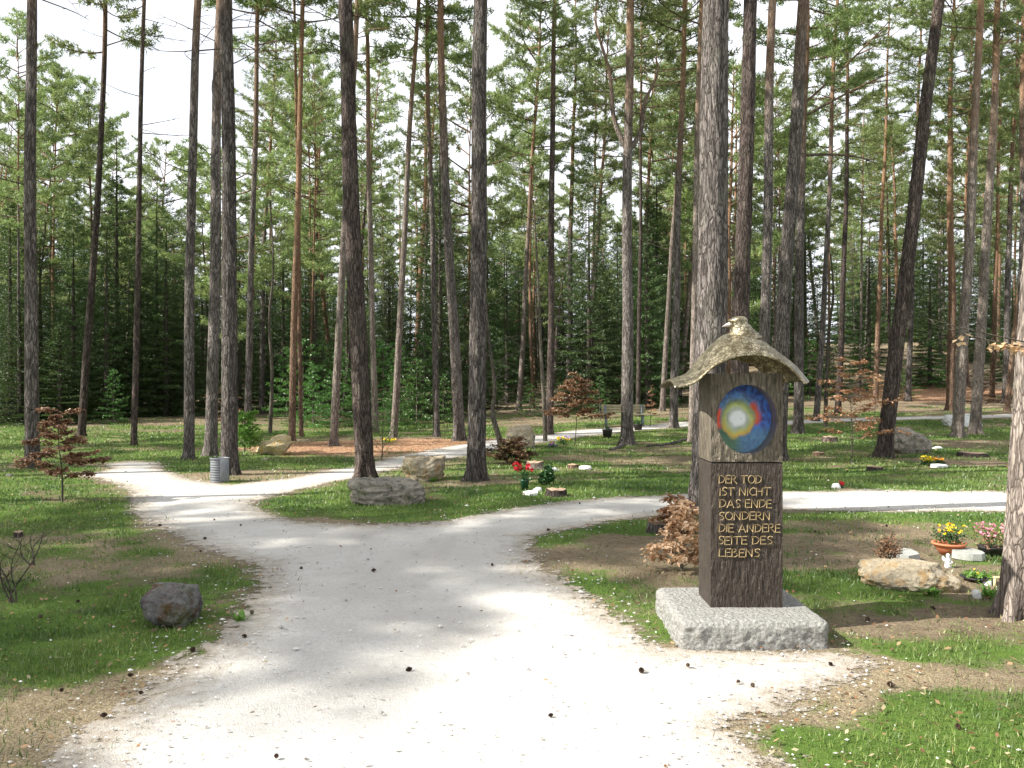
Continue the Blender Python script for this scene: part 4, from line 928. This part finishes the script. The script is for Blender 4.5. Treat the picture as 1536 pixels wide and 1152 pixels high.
# roof: a sheet of brass bent like spread wings
Fp = [(1012, 580), (1030, 578), (1046, 570.5), (1062, 557), (1082, 544), (1104, 536), (1127, 532), (1150, 534), (1172, 542), (1191, 556), (1209, 577)]
Mp = [(1003, 570), (1020, 564.5), (1038, 556), (1051, 539), (1067, 519), (1086, 503), (1112, 497), (1140, 510), (1164, 528), (1187, 546), (1208, 570)]
D0, D1, D2 = 5.13, 5.42, 5.74
fw = np.array([ptat(a, b, D0) for a, b in Fp]); mw = np.array([ptat(a, b, D1) for a, b in Mp]); bw = fw.copy(); bw[:, 1] = D2; bw[:, 2] = fw[:, 2] - .004; bw[:, 0] = fw[:, 0] * .98 + .03
def resample(P, n):
    s = np.linspace(0, len(P) - 1, n); i = np.clip(np.floor(s).astype(int), 0, len(P) - 2); f = (s - i)[:, None]
    p0 = P[np.clip(i - 1, 0, None)]; p1 = P[i]; p2 = P[i + 1]; p3 = P[np.clip(i + 2, None, len(P) - 1)]
    return .5 * ((2 * p1) + (-p0 + p2) * f + (2 * p0 - 5 * p1 + 4 * p2 - p3) * f ** 2 + (-p0 + 3 * p1 - 3 * p2 + p3) * f ** 3)
NU, NV = 70, 26
fw, mw, bw = resample(fw, NU), resample(mw, NU), resample(bw, NU); G = []
vm = (D1 - D0) / (D2 - D0)
for j in range(NV):
    v = j / (NV - 1)
    l0 = (v - vm) * (v - 1) / ((0 - vm) * (0 - 1)); l1 = v * (v - 1) / (vm * (vm - 1)); l2 = v * (v - vm) / (1 * (1 - vm)); row = fw * l0 + mw * l1 + bw * l2
    row[:, 2] += (fbm(np.arange(NU) / 7., np.full(NU, v * 5), 3, 2) - .5) * .012
    G.append(row)
G = np.concatenate(G); rb = MB(); q = grid_q(NV, NU, False); rb.add(G, q)
roof = mbuild(rb, 'roof', M['brass']); md = roof.modifiers.new('thick', 'SOLIDIFY'); md.thickness = .010; md.offset = -1
# bird's head and neck rising from the ridge
hb = MB(); D = 5.40
neck = np.array([ptat(1114, 512, D), ptat(1112, 503, D), ptat(1110, 495, D), ptat(1108, 489, D), ptat(1107, 483, D), ptat(1106.5, 478, D), ptat(1106, 474.5, D)]); 
tube(hb, resample(neck, 22), np.interp(np.linspace(0, 1, 22), [0, .3, .5, .62, .76, .88, .96, 1], [.13, .078, .060, .060, .062, .050, .030, .006]), 28)
head = mbuild(hb, 'bird_head', M['brass'])
kb = MB(); tube(kb, np.array([ptat(1098, 486, D), ptat(1091, 487.5, D - .01), ptat(1083.5, 490, D - .02)]), [.017, .012, .002], 10); mbuild(kb, 'beak', M['beak'], parent=head)
# children of children keep the same origin as the memorial
for sgn in (-1, 1):
    eb = MB(); c = ptat(1101.5, 482.5, D) + np.array([0, sgn * .034 , 0]); v, f = ICO[2]; eb.add(v * .007 + c, t=f); mbuild(eb, 'eye', M['darkpot'], parent=head)

# ------------------------------------------------------------------ beech saplings and bushes
def sapling(px, py, H, spread, mat, label, seed, name='beech_sapling', nb=16, leaf=.045, dens=26, lean=.05, z1=.25, cat='sapling', xy=None, group=None, stem=.014, flat=.05):
    x, y = xy if xy else at(px, py); R = np.random.default_rng(seed); root = empty(name, (x, y, g1(x, y) - .02), label, cat, group)
    mb = MB(); n = 14; s = np.linspace(0, 1, n); sp = np.stack([lean * H * s + .03 * np.sin(s * 6) * H * .3, .02 * np.sin(s * 5 + 1), s * H], -1)
    tube(mb, sp, stem * (1.1 - s), 7)
    L = []; N = []
    for i in range(nb):
        f = z1 + (1 - z1) * (i + R.random()) / nb; p = np.array([np.interp(f, s, sp[:, k]) for k in range(3)]); a = i * 2.4 + R.uniform(-.5, .5); ln = spread * (1.15 - .8 * f) * R.uniform(.5, 1.1)
        m = 7; t = np.linspace(0, 1, m); e = np.array([cos(a), sin(a), 0]); pts = p + e * (t * ln)[:, None] + np.array([0, 0, 1.]) * (flat * 3 * t * ln + .12 * ln * np.sin(t * 3))[:, None] + R.normal(size=(m, 3)) * ln * .02
        tube(mb, pts, np.linspace(stem * .4, stem * .1, m), 4, 0, False)
        for j in range(4):
            u = R.uniform(.25, .95); q = pts[int(u * (m - 1))]; aa = a + R.choice([-1, 1]) * R.uniform(.4, 1.); l2 = ln * .4; e2 = q + np.array([cos(aa) * l2, sin(aa) * l2, R.uniform(-.02, .25) * l2]); tube(mb, np.array([q, e2]), [stem * .2, stem * .08], 3, 0, False)
            k = int(dens * .3 * l2 / .15) + 1; tt = R.uniform(.1, 1.05, k)[:, None]; L.append(q + (e2 - q) * tt + R.normal(size=(k, 3)) * .012)
        k = int(dens * ln / .5) + 2; tt = R.uniform(.2, 1.05, k); L.append(np.stack([np.interp(tt, t, pts[:, c]) for c in range(3)], -1) + R.normal(size=(k, 3)) * .015)
    mb.build('stem', TW, root)
    P = np.concatenate(L); k = len(P); leaves(P, R, leaf, mat, root)
    return root
def leaves(P, R, leaf, mat, root, name='foliage'):
    k = len(P); a = R.uniform(0, 2 * pi, k); dn = nrm(np.stack([np.cos(a), np.sin(a), R.uniform(-1.0, .3, k)], -1)); sd = nrm(np.cross(dn, np.tile([0, 0, 1.], (k, 1)) + R.normal(size=(k, 3)) * .5)); ll = leaf * R.uniform(.6, 1.2, (k, 1)); up = np.cross(sd, dn)
    V = np.stack([P, P + dn * ll * .5 + sd * ll * .33 + up * ll * .12, P + dn * ll, P + dn * ll * .5 - sd * ll * .33 + up * ll * .12], 1).reshape(-1, 3)
    lb = MB(); i = np.arange(k)[:, None] * 4; lb.add(V, t=np.concatenate([i + [0, 1, 2], i + [0, 2, 3]])); return lb.build(name, M[mat], root, smoothf=False)
G1 = 'young trees holding withered leaves'
sapling(92, 754, 1.28, .62, 'beech_d', 'young beech with dark copper leaves on the left grass', 1, nb=26, leaf=.055, dens=95, lean=-.02, group=G1)
sapling(1278, 698, 2.15, 1.15, 'beech', 'spindly sapling with sparse copper leaves on the right lawn', 2, nb=26, leaf=.06, dens=32, lean=-.02, z1=.22, group=G1)
sapling(862, 668, 1.9, .95, 'beech_d', 'brown leaved beech beside the far path, left of the bench', 3, nb=26, leaf=.08, dens=60, z1=.35, group=G1)
sapling(1470, 628, 1.8, .8, 'beech_d', 'brown shrub between the pale slanting trunks', 4, nb=18, leaf=.08, dens=24, group=G1)
sapling(975, 640, 1.5, .3, 'beech', 'narrow reddish sapling by the far path right of the forked pine', 5, nb=12, leaf=.07, dens=22, group=G1)
sapling(1312, 622, 1.6, .7, 'beech', 'reddish leaved sapling far back beside the thin sunlit pine', 6, nb=14, leaf=.08, dens=22, group=G1)
sapling(330, 664, 1.6, .9, 'beech_d', 'brown shrub in the shade behind the metal bin', 7, nb=12, leaf=.08, dens=14, group=G1)
sapling(766, 696, .50, .60, 'bush_d', 'low dense reddish brown bush in front of the upright boulder', 8, name='dry_bush', nb=48, leaf=.05, dens=60, z1=.0, cat='bush', group='bushes', flat=.07)
sapling(1022, 858, .60, .30, 'beech_l', 'heap of curled pale copper leaves on suckers left of the memorial', 9, name='leafy_bush', nb=26, leaf=.055, dens=62, z1=.06, cat='bush', group='bushes', flat=.1)
sapling(1012, 800, .42, .28, 'beech', 'withered leaves around the broken grey stump', 10, name='leafy_bush', nb=18, leaf=.06, dens=60, z1=.06, cat='bush', group='bushes')
sapling(366, 680, .95, .5, 'fresh', 'small bright green bush left of the ochre boulder', 11, name='green_bush', nb=30, leaf=.06, dens=60, z1=.05, cat='bush', group='bushes', flat=.3)
sapling(572, 690, 1.0, .6, 'fresh', 'loose green shrub just right of the thick dark pine', 12, name='green_bush', nb=20, leaf=.03, dens=14, z1=.1, cat='bush', group='bushes', flat=.3)
sapling(818, 728, .30, .13, 'green', 'small dark conifer shrub behind the white block', 13, name='potted_shrub', nb=26, leaf=.05, dens=120, z1=.0, cat='shrub', flat=.3, lean=.25)
sapling(1386, 868, .28, .1, 'beech', 'tuft of dry heather left above the sandy boulder', 14, name='dry_heather', nb=14, leaf=.03, dens=60, z1=.1, cat='plant', flat=.6) if False else None
sapling(1330, 866, .30, .13, 'beech_d', 'dry brown heather tuft at the left end of the sandy boulder', 14, name='dry_heather', nb=22, leaf=.022, dens=110, z1=.1, cat='plant', flat=.6)
# thin bare shrub at the left edge and young bare trees
def bare(px, py, H, label, seed, nst=5, spread=.5, name='bare_shrub', r=.007):
    x, y = at(px, py); R = np.random.default_rng(seed); root = empty(name, (x, y, g1(x, y) - .02), label, 'shrub', 'bare shrubs'); mb = MB()
    for i in range(nst):
        a = R.uniform(0, 6.28); n = 9; s = np.linspace(0, 1, n); ll = H * R.uniform(.6, 1); pts = np.stack([cos(a) * spread * s ** 1.3 * ll + .03 * np.sin(s * 7 + i), sin(a) * spread * s ** 1.3 * ll * .6, s * ll], -1); tube(mb, pts, np.linspace(r, r * .25, n), 5)
        for k in range(5): dead_branch(mb, pts[int(R.integers(2, 8))], R.uniform(0, 6.28), ll * R.uniform(.12, .35), r * .45, R, .7, 3, 1)
    mb.build('stems', TW, root)
bare(18, 905, .85, 'bare thin shrub in the shade at the left edge', 1)
bare(45, 850, .5, 'small bare twig clump beside the little stump at the left', 2, 3)
def curved_tree(px, py, pth, r, label, seed):
    x, y = at(px, py); z0 = g1(x, y); root = empty('young_tree', (x, y, z0), label, 'tree', 'thin young trees on the lawn'); P = np.array([ptat(a, b, y) for a, b in pth]) - [x, y, z0]; P[0][2] -= .05
    P = resample(P, 26); mb = MB(); R = np.random.default_rng(seed); tube(mb, P, np.linspace(r, r * .3, 26), 9)
    for k in range(16): dead_branch(mb, P[int(R.integers(8, 25))], R.uniform(0, 6.28), R.uniform(.4, 1.2), r * .16, R, .5, 4, 3)
    mb.build('trunk', M['twig'], root)
curved_tree(757, 688, [(757, 690), (748, 655), (739, 620), (742, 580), (735, 520), (728, 450)], .075, 'thin crooked young tree rising from the dry brown bush', 1)
curved_tree(818, 662, [(818, 664), (816, 600), (812, 540), (809, 470), (806, 400), (800, 300)], .07, 'straight dark thin young tree beside the far path, left of the brown beech', 2)
curved_tree(405, 650, [(405, 652), (408, 560), (404, 480), (410, 400), (405, 300)], .07, 'greenish thin bare tree behind the ochre boulder', 3)
curved_tree(1238, 640, [(1238, 641), (1240, 560), (1244, 490), (1250, 440), (1246, 380)], .075, 'pale forked bare young tree right of the memorial', 4)
# leafy branch reaching in from the right, from a sapling that stands beside the nearest trunk
def side_beech():
    x, y = 4.15, 5.15; z0 = g1(x, y); root = empty('beech_sapling', (x, y, z0), 'beech with curled pale leaves reaching in from the right edge at eye height', 'sapling', G1); R = np.random.default_rng(77); mb = MB()
    st = np.stack([np.linspace(0, -.05, 12), np.linspace(0, .05, 12), np.linspace(-.05, 3.1, 12)], -1); tube(mb, st, np.linspace(.024, .006, 12), 8); L = []
    for (e, lf) in (((1378, 474), [(1443, 512, 5), ]), ((1392, 484), [(1493, 523, 6), (1507, 521, 8), (1520, 523, 9), (1534, 529, 10), (1546, 528, 12), (1560, 525, 14)])):
        tip = ptat(e[0], e[1], 5.0) - [x, y, z0]; base = np.array([-.03, .02, 1.62]); mid = ptat(1500, 505 if e[0] == 1378 else 514, 5.05) - [x, y, z0]; P = resample(np.array([base, (base + mid) / 2 + [0, 0, .02], mid, (mid + tip) / 2 + [0, 0, -.005], tip]), 24); tube(mb, P, np.linspace(.008, .0015, 24), 5)
        for (a, b, k) in lf: L.append(ptat(a, b - 4, 5.03) - [x, y, z0] + R.normal(size=(k, 3)) * [.012, .02, .012])
        for k in range(9):
            q = P[int(R.integers(6, 22))]; d = R.normal(size=3) * .06 + [-.08, 0, .03]; tube(mb, np.array([q, q + d]), [.002, .0008], 3)
    for i in range(14):
        f = R.uniform(.3, 1); q = np.array([0, 0, f * 3]); a = R.uniform(-1.2, 1.6); e = q + np.array([cos(a) * .7, sin(a) * .7, .15]); tube(mb, np.array([q, e]), [.006, .002], 4); t = R.uniform(.2, 1, 30)[:, None]; L.append(q + (e - q) * t + R.normal(size=(30, 3)) * .03)
    mb.build('stem', TW, root); leaves(np.concatenate(L), R, .062, 'beech_l', root)
side_beech()

# ------------------------------------------------------------------ grave gifts, bin, bench
def petals(mb, c, r, R, n=7):
    for k in range(n):
        d = nrm(R.normal(size=3) * [1, 1, .6] + [0, 0, .5]); u = nrm(np.cross(d, R.normal(size=3))) * r * .5
        w = np.cross(d, u); mb.add(np.array([c - u * .2, c + d * r * .6 + u, c + d * r, c + d * r * .6 - u]) + w * 0, q=[[0, 1, 2, 3]])
def flowers(px, py, label, blooms, pot, H, spread, cat='flowers', name='flower_pot', fol='green', potr=.09, poth=.14, n=24, fr=.03, bowl=False, seed=1, group='flowers on the graves', leafs=.05, nl=160):
    x, y = at(px, py); R = np.random.default_rng(seed); root = empty(name, (x, y, g1(x, y)), label, cat, group)
    if pot:
        mb = MB(); pr = [(0, 0), (potr * .55, 0), (potr * .8, poth * .5), (potr, poth * .85), (potr * 1.07, poth * .86), (potr * 1.07, poth), (potr * .93, poth), (potr * .9, poth * .85), (0, poth * .85)] if bowl else [(0, 0), (potr * .75, 0), (potr * .95, poth * .85), (potr * 1.05, poth), (potr * .9, poth), (potr * .85, poth * .88), (0, poth * .88)]
        lathe(mb, pr, n=28); mb.build('pot', M[pot], root)
    else: poth = 0
    P = R.normal(size=(nl, 3)) * [spread * .45, spread * .45, H * .22] + [0, 0, poth + H * .38]; P[:, 2] = np.maximum(P[:, 2], poth + .01 if pot else .01); leaves(P, R, leafs, fol, root)
    sb = MB()
    for k in range(10):
        a = R.uniform(0, 6.28); e = np.array([cos(a) * spread * .5, sin(a) * spread * .5, poth + H * R.uniform(.5, 1)]); tube(sb, np.array([[0, 0, poth * .8], e]), [.004, .002], 3)
    sb.build('stems', M['green'], root)
    for mt, cnt in blooms:
        fb = MB()
        for k in range(cnt):
            a = R.uniform(0, 6.28); rr = spread * R.uniform(0, 1) ** .5 * .9; petals(fb, np.array([cos(a) * rr, sin(a) * rr, poth + H * R.uniform(.55, 1.05)]), fr, R, 8)
        fb.build('blossoms', M[mt], root, smoothf=False)
    return root
flowers(787, 735, 'dark green vase of bright red flowers beside the white grave plate', [('red', 18)], 'glasspot', .24, .18, 'vase of flowers', 'flower_vase', potr=.07, poth=.16, fr=.045, seed=2, nl=120)
flowers(1424, 832, 'terracotta bowl planted with yellow flowers, behind the sandy boulder', [('yellow', 26), ('orangef', 3)], 'terra', .16, .15, potr=.145, poth=.115, bowl=True, fr=.016, seed=3, nl=420, leafs=.03)
flowers(1487, 832, 'dark pot of pink heather left of the nearest right trunk', [('pink', 46)], 'darkpot', .20, .17, potr=.12, poth=.08, fol='beech_d', fr=.017, seed=4, nl=260, leafs=.03)
flowers(845, 668, 'clump of yellow flowers near the far path right of the upright boulder', [('yellow', 16), ('violet', 4)], None, .22, .2, name='flower_clump', fr=.05, seed=5)
flowers(829, 672, 'orange and violet pansies left of the yellow clump by the far path', [('orangef', 7), ('violet', 6)], None, .12, .16, name='flower_clump', fr=.04, seed=6)
flowers(1392, 698, 'yellow flowers left of the white plate on the right lawn', [('yellow', 16)], None, .16, .16, name='flower_clump', fr=.04, seed=7)
flowers(1410, 696, 'orange flowers on the white plate on the right lawn', [('orangef', 12)], None, .1, .12, name='flower_clump', fr=.04, seed=8)
flowers(582, 664, 'yellow flowers at the left end of the leaf litter', [('yellow', 10)], None, .1, .22, name='flower_clump', fr=.05, seed=9, fol='fresh')
flowers(1262, 732, 'small red blossom bundle on the stone beside the right path', [('red', 6)], None, .08, .06, name='flower_clump', fr=.035, seed=10, nl=30)
flowers(911, 657, 'two dark lantern pots on the lawn left of the forked pine', [('violet', 1)], 'darkpot', .12, .12, 'pot', potr=.16, poth=.26, seed=11, nl=60)
flowers(957, 645, 'dark potted plant by the far path right of the forked pine', [('pink', 1)], 'darkpot', .16, .22, 'pot', potr=.16, poth=.2, seed=12, nl=160)
flowers(1466, 874, 'mossy green planted bowl right of the sandy boulder', [('yellow', 2)], 'darkpot', .05, .12, potr=.12, poth=.05, bowl=True, seed=13, nl=200, leafs=.03, fr=.012, fol='fresh')
def strappy(px, py, label, seed, L=.16, n=26, mat='fresh'):
    x, y = at(px, py); R = np.random.default_rng(seed); mb = MB(); root = empty('leafy_plant', (x, y, g1(x, y)), label, 'plant', 'green plants on the graves')
    for k in range(n):
        a = R.uniform(0, 6.28); s = np.linspace(0, 1, 5)[:, None]; l = L * R.uniform(.6, 1.2); d = np.array([cos(a), sin(a), 0]); w = np.array([-sin(a), cos(a), 0]) * .008
        c = d * s * l * .8 + np.array([0, 0, 1.]) * (s * l - s ** 2 * l * .6) + R.normal(size=3) * [.02, .02, 0]; ww = (1 - s ** 2) * w; V = np.concatenate([c - ww, c + ww]); mb.add(V, q=[[i, i + 1, 5 + i + 1, 5 + i] for i in range(4)])
    mb.build('leaves', M[mat], root)
strappy(1296, 868, 'fresh strap leaves at the left end of the sandy boulder', 1); strappy(1484, 896, 'spreading green leaves beside the nearest right trunk', 2, .18, 34); strappy(1400, 893, 'grass tuft in front of the sandy boulder', 3, .12, 40); strappy(360 / 1, 932, 'light green tuft right of the dark mossy boulder', 4, .12, 22)
strappy(650, 722, 'pale green tuft at the foot of the blocky boulder', 5, .16, 22)
# little white angel figure
def angel():
    x, y = at(1422, 852); root = empty('angel_figure', (x, y, g1(x, y)), 'small white angel figure on the slab by the terracotta bowl', 'figurine')
    mb = MB(); lathe(mb, [(0, 0), (.032, 0), (.026, .03), (.018, .06), (.022, .075), (.010, .09), (.009, .095)], n=16); tube(mb, np.array([[0, -.02, .07], [-.02, -.03, .05], [0, -.035, .045]]), [.007, .006, .005], 6); tube(mb, np.array([[.02, 0, .072], [.028, -.02, .05], [.004, -.035, .045]]), [.007, .006, .005], 6)
    v, f = ICO[3]; mb.add(v * [.016, .016, .019] + [0, 0, .108], t=f); mb.build('body', M['white'], root)
    for s in (-1, 1):
        w = MB(); w.add(np.array([[0, .012, .055], [s * .03, .02, .10], [s * .038, .024, .08], [s * .02, .02, .03], [0, .02, .055], [s * .03, .028, .10], [s * .038, .032, .08], [s * .02, .028, .03]]), q=[[0, 1, 2, 3], [7, 6, 5, 4], [0, 4, 5, 1], [1, 5, 6, 2], [2, 6, 7, 3], [3, 7, 4, 0]]); w.build('wing', M['white'], root)
angel()
def frame():
    x, y = at(1496, 893); root = empty('wooden_grave_marker', (x, y, g1(x, y)), 'small pale wooden post frame beside the nearest right trunk', 'grave marker'); mb = MB(); box(mb, (-.02, 0, .06), (.014, .014, .13)); mb.build('post', M['palewood'], root); mb = MB(); box(mb, (.018, 0, .132), (.10, .014, .014)); mb.build('crossbar', M['palewood'], root)
frame()
def marker_post(px, py, top, label):
    x, y = at(px, py); h = (py - top) / F * y; mb = MB(); tube(mb, np.array([[0, 0, -.05], [0, 0, h * .5], [.01, 0, h]]), .012, 8); lathe(mb, [(.012, h), (.022, h + .005), (.018, h + .03), (0, h + .035)], n=8); tag(mb.build('marker_stake', M['metal'], loc=(x, y, g1(x, y))), label, 'stake')
marker_post(801, 680, 655, 'thin grey stake right of the upright boulder')
def bin_():
    x, y = at(326, 725); root = empty('waste_bin', (x, y + .2, g1(x, y + .2)), 'silver ribbed metal waste bin in front of the thick furrowed pine', 'bin'); h = .39; r = .150
    pr = []; n = 44
    for i in range(n + 1): z = i / n * h; pr.append((r + .004 * sin(i * 1.35), z))
    mb = MB(); lathe(mb, pr, (-.03, 0, 0), 44); mb.build('barrel', M['metal'], root)
    rb_ = MB(); a = np.linspace(0, 2 * pi, 45)[:-1]; lathe(rb_, [(r - .01, h - .012), (r + .010, h - .012), (r + .012, h + .008), (r - .008, h + .012), (r - .01, h - .012)], (-.03, 0, 0), 44); rb_.build('rim', M['metal'], root)
    pb = MB(); box(pb, (.095, -.135, h / 2 + .01), (.135, .006, h - .02), rot=.2); p = pb.build('side_plate', M['metal'], root); bevel(p, .002)
    ib = MB(); lathe(ib, [(0, .02), (r - .014, .02), (r - .014, h - .02)], (-.03, 0, 0), 30); ib.build('inner_liner', M['darkpot'], root)
bin_()
def bench():
    x0, y0 = at(938, 640.5); y0 += .25; root = empty('park_bench', (x0, y0, g1(x0, y0) - .01), 'weathered wooden bench with grey steel legs beyond the far path', 'bench'); W = 83 / F * y0
    for k, z in enumerate((.52, .62, .72)): mb = MB(); box(mb, (0, .22 + k * .025, z + .02), (W * .8, .03, .085)); bevel(mb.build('back_slat', M['wood'], root), .006)
    for k in range(3): mb = MB(); box(mb, (0, -.17 + k * .135, .44), (W, .115, .035)); bevel(mb.build('seat_slat', M['wood'], root), .006)
    for s in (-1, 1):
        mb = MB(); box(mb, (s * W * .33, -.1, .21), (.06, .05, .42)); box(mb, (s * W * .33, .2, .38), (.05, .04, .78)); box(mb, (s * W * .33, .04, .40), (.05, .30, .04)); mb.build('leg', M['steel'], root)
bench()
# surface roots by the trees behind
def root_on_ground(pxs, r, label):
    P = []
    for px, py in pxs: x, y = at(px, py); P.append([x, y, g1(x, y) + r * .2])
    P = resample(np.array(P), 24); o0 = P[0].copy(); mb = MB(); tube(mb, P - o0, np.linspace(r, r * .35, 24), 8); tag(mb.build('tree_root', M['bark'], loc=o0), label, 'root', 'surface roots')
root_on_ground([(1040, 658), (1020, 664), (1000, 668), (970, 671)], .09, 'long bare root creeping left from the slim pale pine')
root_on_ground([(936, 668), (925, 673), (915, 676)], .08, 'short root at the foot of the forked pine')

# pine cones and loose twigs
def cone_mesh():
    mb = MB(); R = np.random.default_rng(9); n, m = 12, 9; L = .045
    for i in range(m):
        f = (i + .5) / m; rr = .018 * sin(pi * (f * .85 + .12)) ; 
        for k in range(8):
            a = k * pi / 4 + i * .4; d = np.array([cos(a), sin(a), 0]); w = np.array([-sin(a), cos(a), 0]) * .006; c = np.array([0, 0, L * f]); mb.add(np.array([c - w * .5, c + w * .5, c + d * rr + w + [0, 0, .004], c + d * (rr + .003) + [0, 0, .010], c + d * rr - w + [0, 0, .004]]), t=[[0, 1, 2], [0, 2, 3], [0, 3, 4]])
    tube(mb, np.array([[0, 0, 0], [0, 0, L * .5], [0, 0, L]]), [.008, .013, .003], 8); return mb.mesh('pine_cone', M['cone'], False)
CM = cone_mesh()
CP = [(416, 1140, 'lying alone on the bright path at the lower edge'), (557, 859, 'on the shaded middle of the path'), (739, 851, 'on the path near the right verge'), (618, 1008, 'in the middle of the sunny path'), (1243, 999, 'in front of the plinth corner'), (1105, 1029, 'left in front of the plinth'), (1342, 1034, 'right of the plinth on the gravel verge'),
      (1438, 1093, 'at the lower right in the grass'), (1395, 915, 'on the grass left of the nearest right trunk'), (1031, 1005, 'on the gravel below the plinth'), (215, 1045, 'at the left path edge near the lower corner'), (292, 977, 'at the left path edge below the mossy boulder'), (363, 958, 'on the left path edge right of the mossy boulder'), (377, 925, 'beside the left verge on the gravel'),
      (200, 1018, 'in the left grass close to the path'), (93, 1040, 'in the left grass near the corner'), (237, 790, 'on the left verge far up'), (453, 855, 'where the left verge bulges'), (310, 810, 'on the upper left verge'), (360, 790, 'on the gravel by the upper left verge'), (320, 782, 'on the far left gravel'), (825, 797, 'on the tip of the right verge'), (870, 757, 'on the right path below the graves'), (985, 768, 'on the right path near the memorial'), (1130, 1035, 'on the thin gravel below the plinth'), (830, 1078, 'on the lower sunny path'), (960, 1010, 'between path and plinth'),
      (150, 1080, 'at the lower left edge of the gravel'), (60, 930, 'in the dark left grass'), (120, 905, 'in the shade left of the mossy boulder'), (300, 830, 'in the left grass above the mossy boulder'), (1300, 935, 'in the grass behind the plinth corner'), (1225, 800, 'on the bare soil behind the memorial'), (1330, 790, 'on the bare soil left of the flower bowl')]
for i, (px, py, w) in enumerate(CP):
    x, y = at(px, py); o = bpy.data.objects.new('pine_cone', CM); COL.objects.link(o); o.location = (x, y, g1(x, y) + .020); o.rotation_euler = (radians(80 + i * 7 % 30), 0, i * 1.7); s = (.5, .78, .62, .7, .56)[i % 5]; o.scale = (s, s, s)
    tag(o, 'dark pine cone ' + w, 'pine cone', 'pine cones on the ground')

# ------------------------------------------------------------------ light, sky, camera
SUN_EL, SUN_AZ = radians(39), radians(-104)      # azimuth from +y, clockwise: from the left, a little behind the viewer
sd = np.array([sin(SUN_AZ) * cos(SUN_EL), cos(SUN_AZ) * cos(SUN_EL), sin(SUN_EL)])
L = bpy.data.lights.new('sun', 'SUN'); L.energy = 5.0; L.angle = radians(.5); L.color = (1, .955, .88); so = bpy.data.objects.new('sun', L); COL.objects.link(so)
from mathutils import Vector
so.rotation_euler = Vector(sd).to_track_quat('Z', 'Y').to_euler(); so.location = (-20, 0, 30)
w = bpy.data.worlds.new('World'); SC.world = w; w.use_nodes = True; nt = w.node_tree; nt.nodes.clear()
sk = nt.nodes.new('ShaderNodeTexSky'); sk.sky_type = 'NISHITA'; sk.sun_disc = False; sk.sun_elevation = SUN_EL; sk.sun_rotation = SUN_AZ; sk.dust_density = 2.0; sk.air_density = 1.0
bg = nt.nodes.new('ShaderNodeBackground'); bg.inputs[1].default_value = .053
tc = nt.nodes.new('ShaderNodeTexCoord'); mp = nt.nodes.new('ShaderNodeMapping'); mp.inputs['Scale'].default_value = (1, 1, 2.2); nz = nt.nodes.new('ShaderNodeTexNoise'); nz.inputs['Scale'].default_value = 2.3; nz.inputs['Detail'].default_value = 6; nz.inputs['Roughness'].default_value = .55
rp = nt.nodes.new('ShaderNodeValToRGB'); rp.color_ramp.elements[0].position = .36; rp.color_ramp.elements[1].position = .54; mx = nt.nodes.new('ShaderNodeMix'); mx.data_type = 'RGBA'; mx.inputs[7].default_value = (11.6, 11.9, 12.6, 1)
ml = nt.nodes.new('ShaderNodeMath'); ml.operation = 'MULTIPLY_ADD'; ml.inputs[1].default_value = .32; ml.inputs[2].default_value = .64
out = nt.nodes.new('ShaderNodeOutputWorld')
nt.links.new(tc.outputs['Generated'], mp.inputs[0]); nt.links.new(mp.outputs[0], nz.inputs[0]); nt.links.new(nz.outputs[0], rp.inputs[0]); nt.links.new(rp.outputs[0], ml.inputs[0]); nt.links.new(ml.outputs[0], mx.inputs[0]); nt.links.new(sk.outputs[0], mx.inputs[6]); nt.links.new(mx.outputs[2], bg.inputs[0]); nt.links.new(bg.outputs[0], out.inputs[0])
cam = bpy.data.cameras.new('camera'); co = bpy.data.objects.new('camera', cam); COL.objects.link(co); co.location = (0, 0, EYE); co.rotation_euler = (radians(90), 0, 0)
cam.sensor_width = 36; cam.lens = 36 * F / 1536; cam.shift_y = (HY - 576) / 1536; cam.clip_start = .05; cam.clip_end = 1500
SC.camera = co
SC.view_settings.view_transform = 'Standard'; SC.view_settings.look = 'None'; SC.view_settings.exposure = 1.25; SC.view_settings.gamma = 1
cy = SC.cycles; cy.max_bounces = 5; cy.diffuse_bounces = 3; cy.glossy_bounces = 2; cy.transmission_bounces = 3; cy.transparent_max_bounces = 6; cy.use_denoising = True
cy.sample_clamp_indirect = 4; cy.caustics_reflective = False; cy.caustics_refractive = False
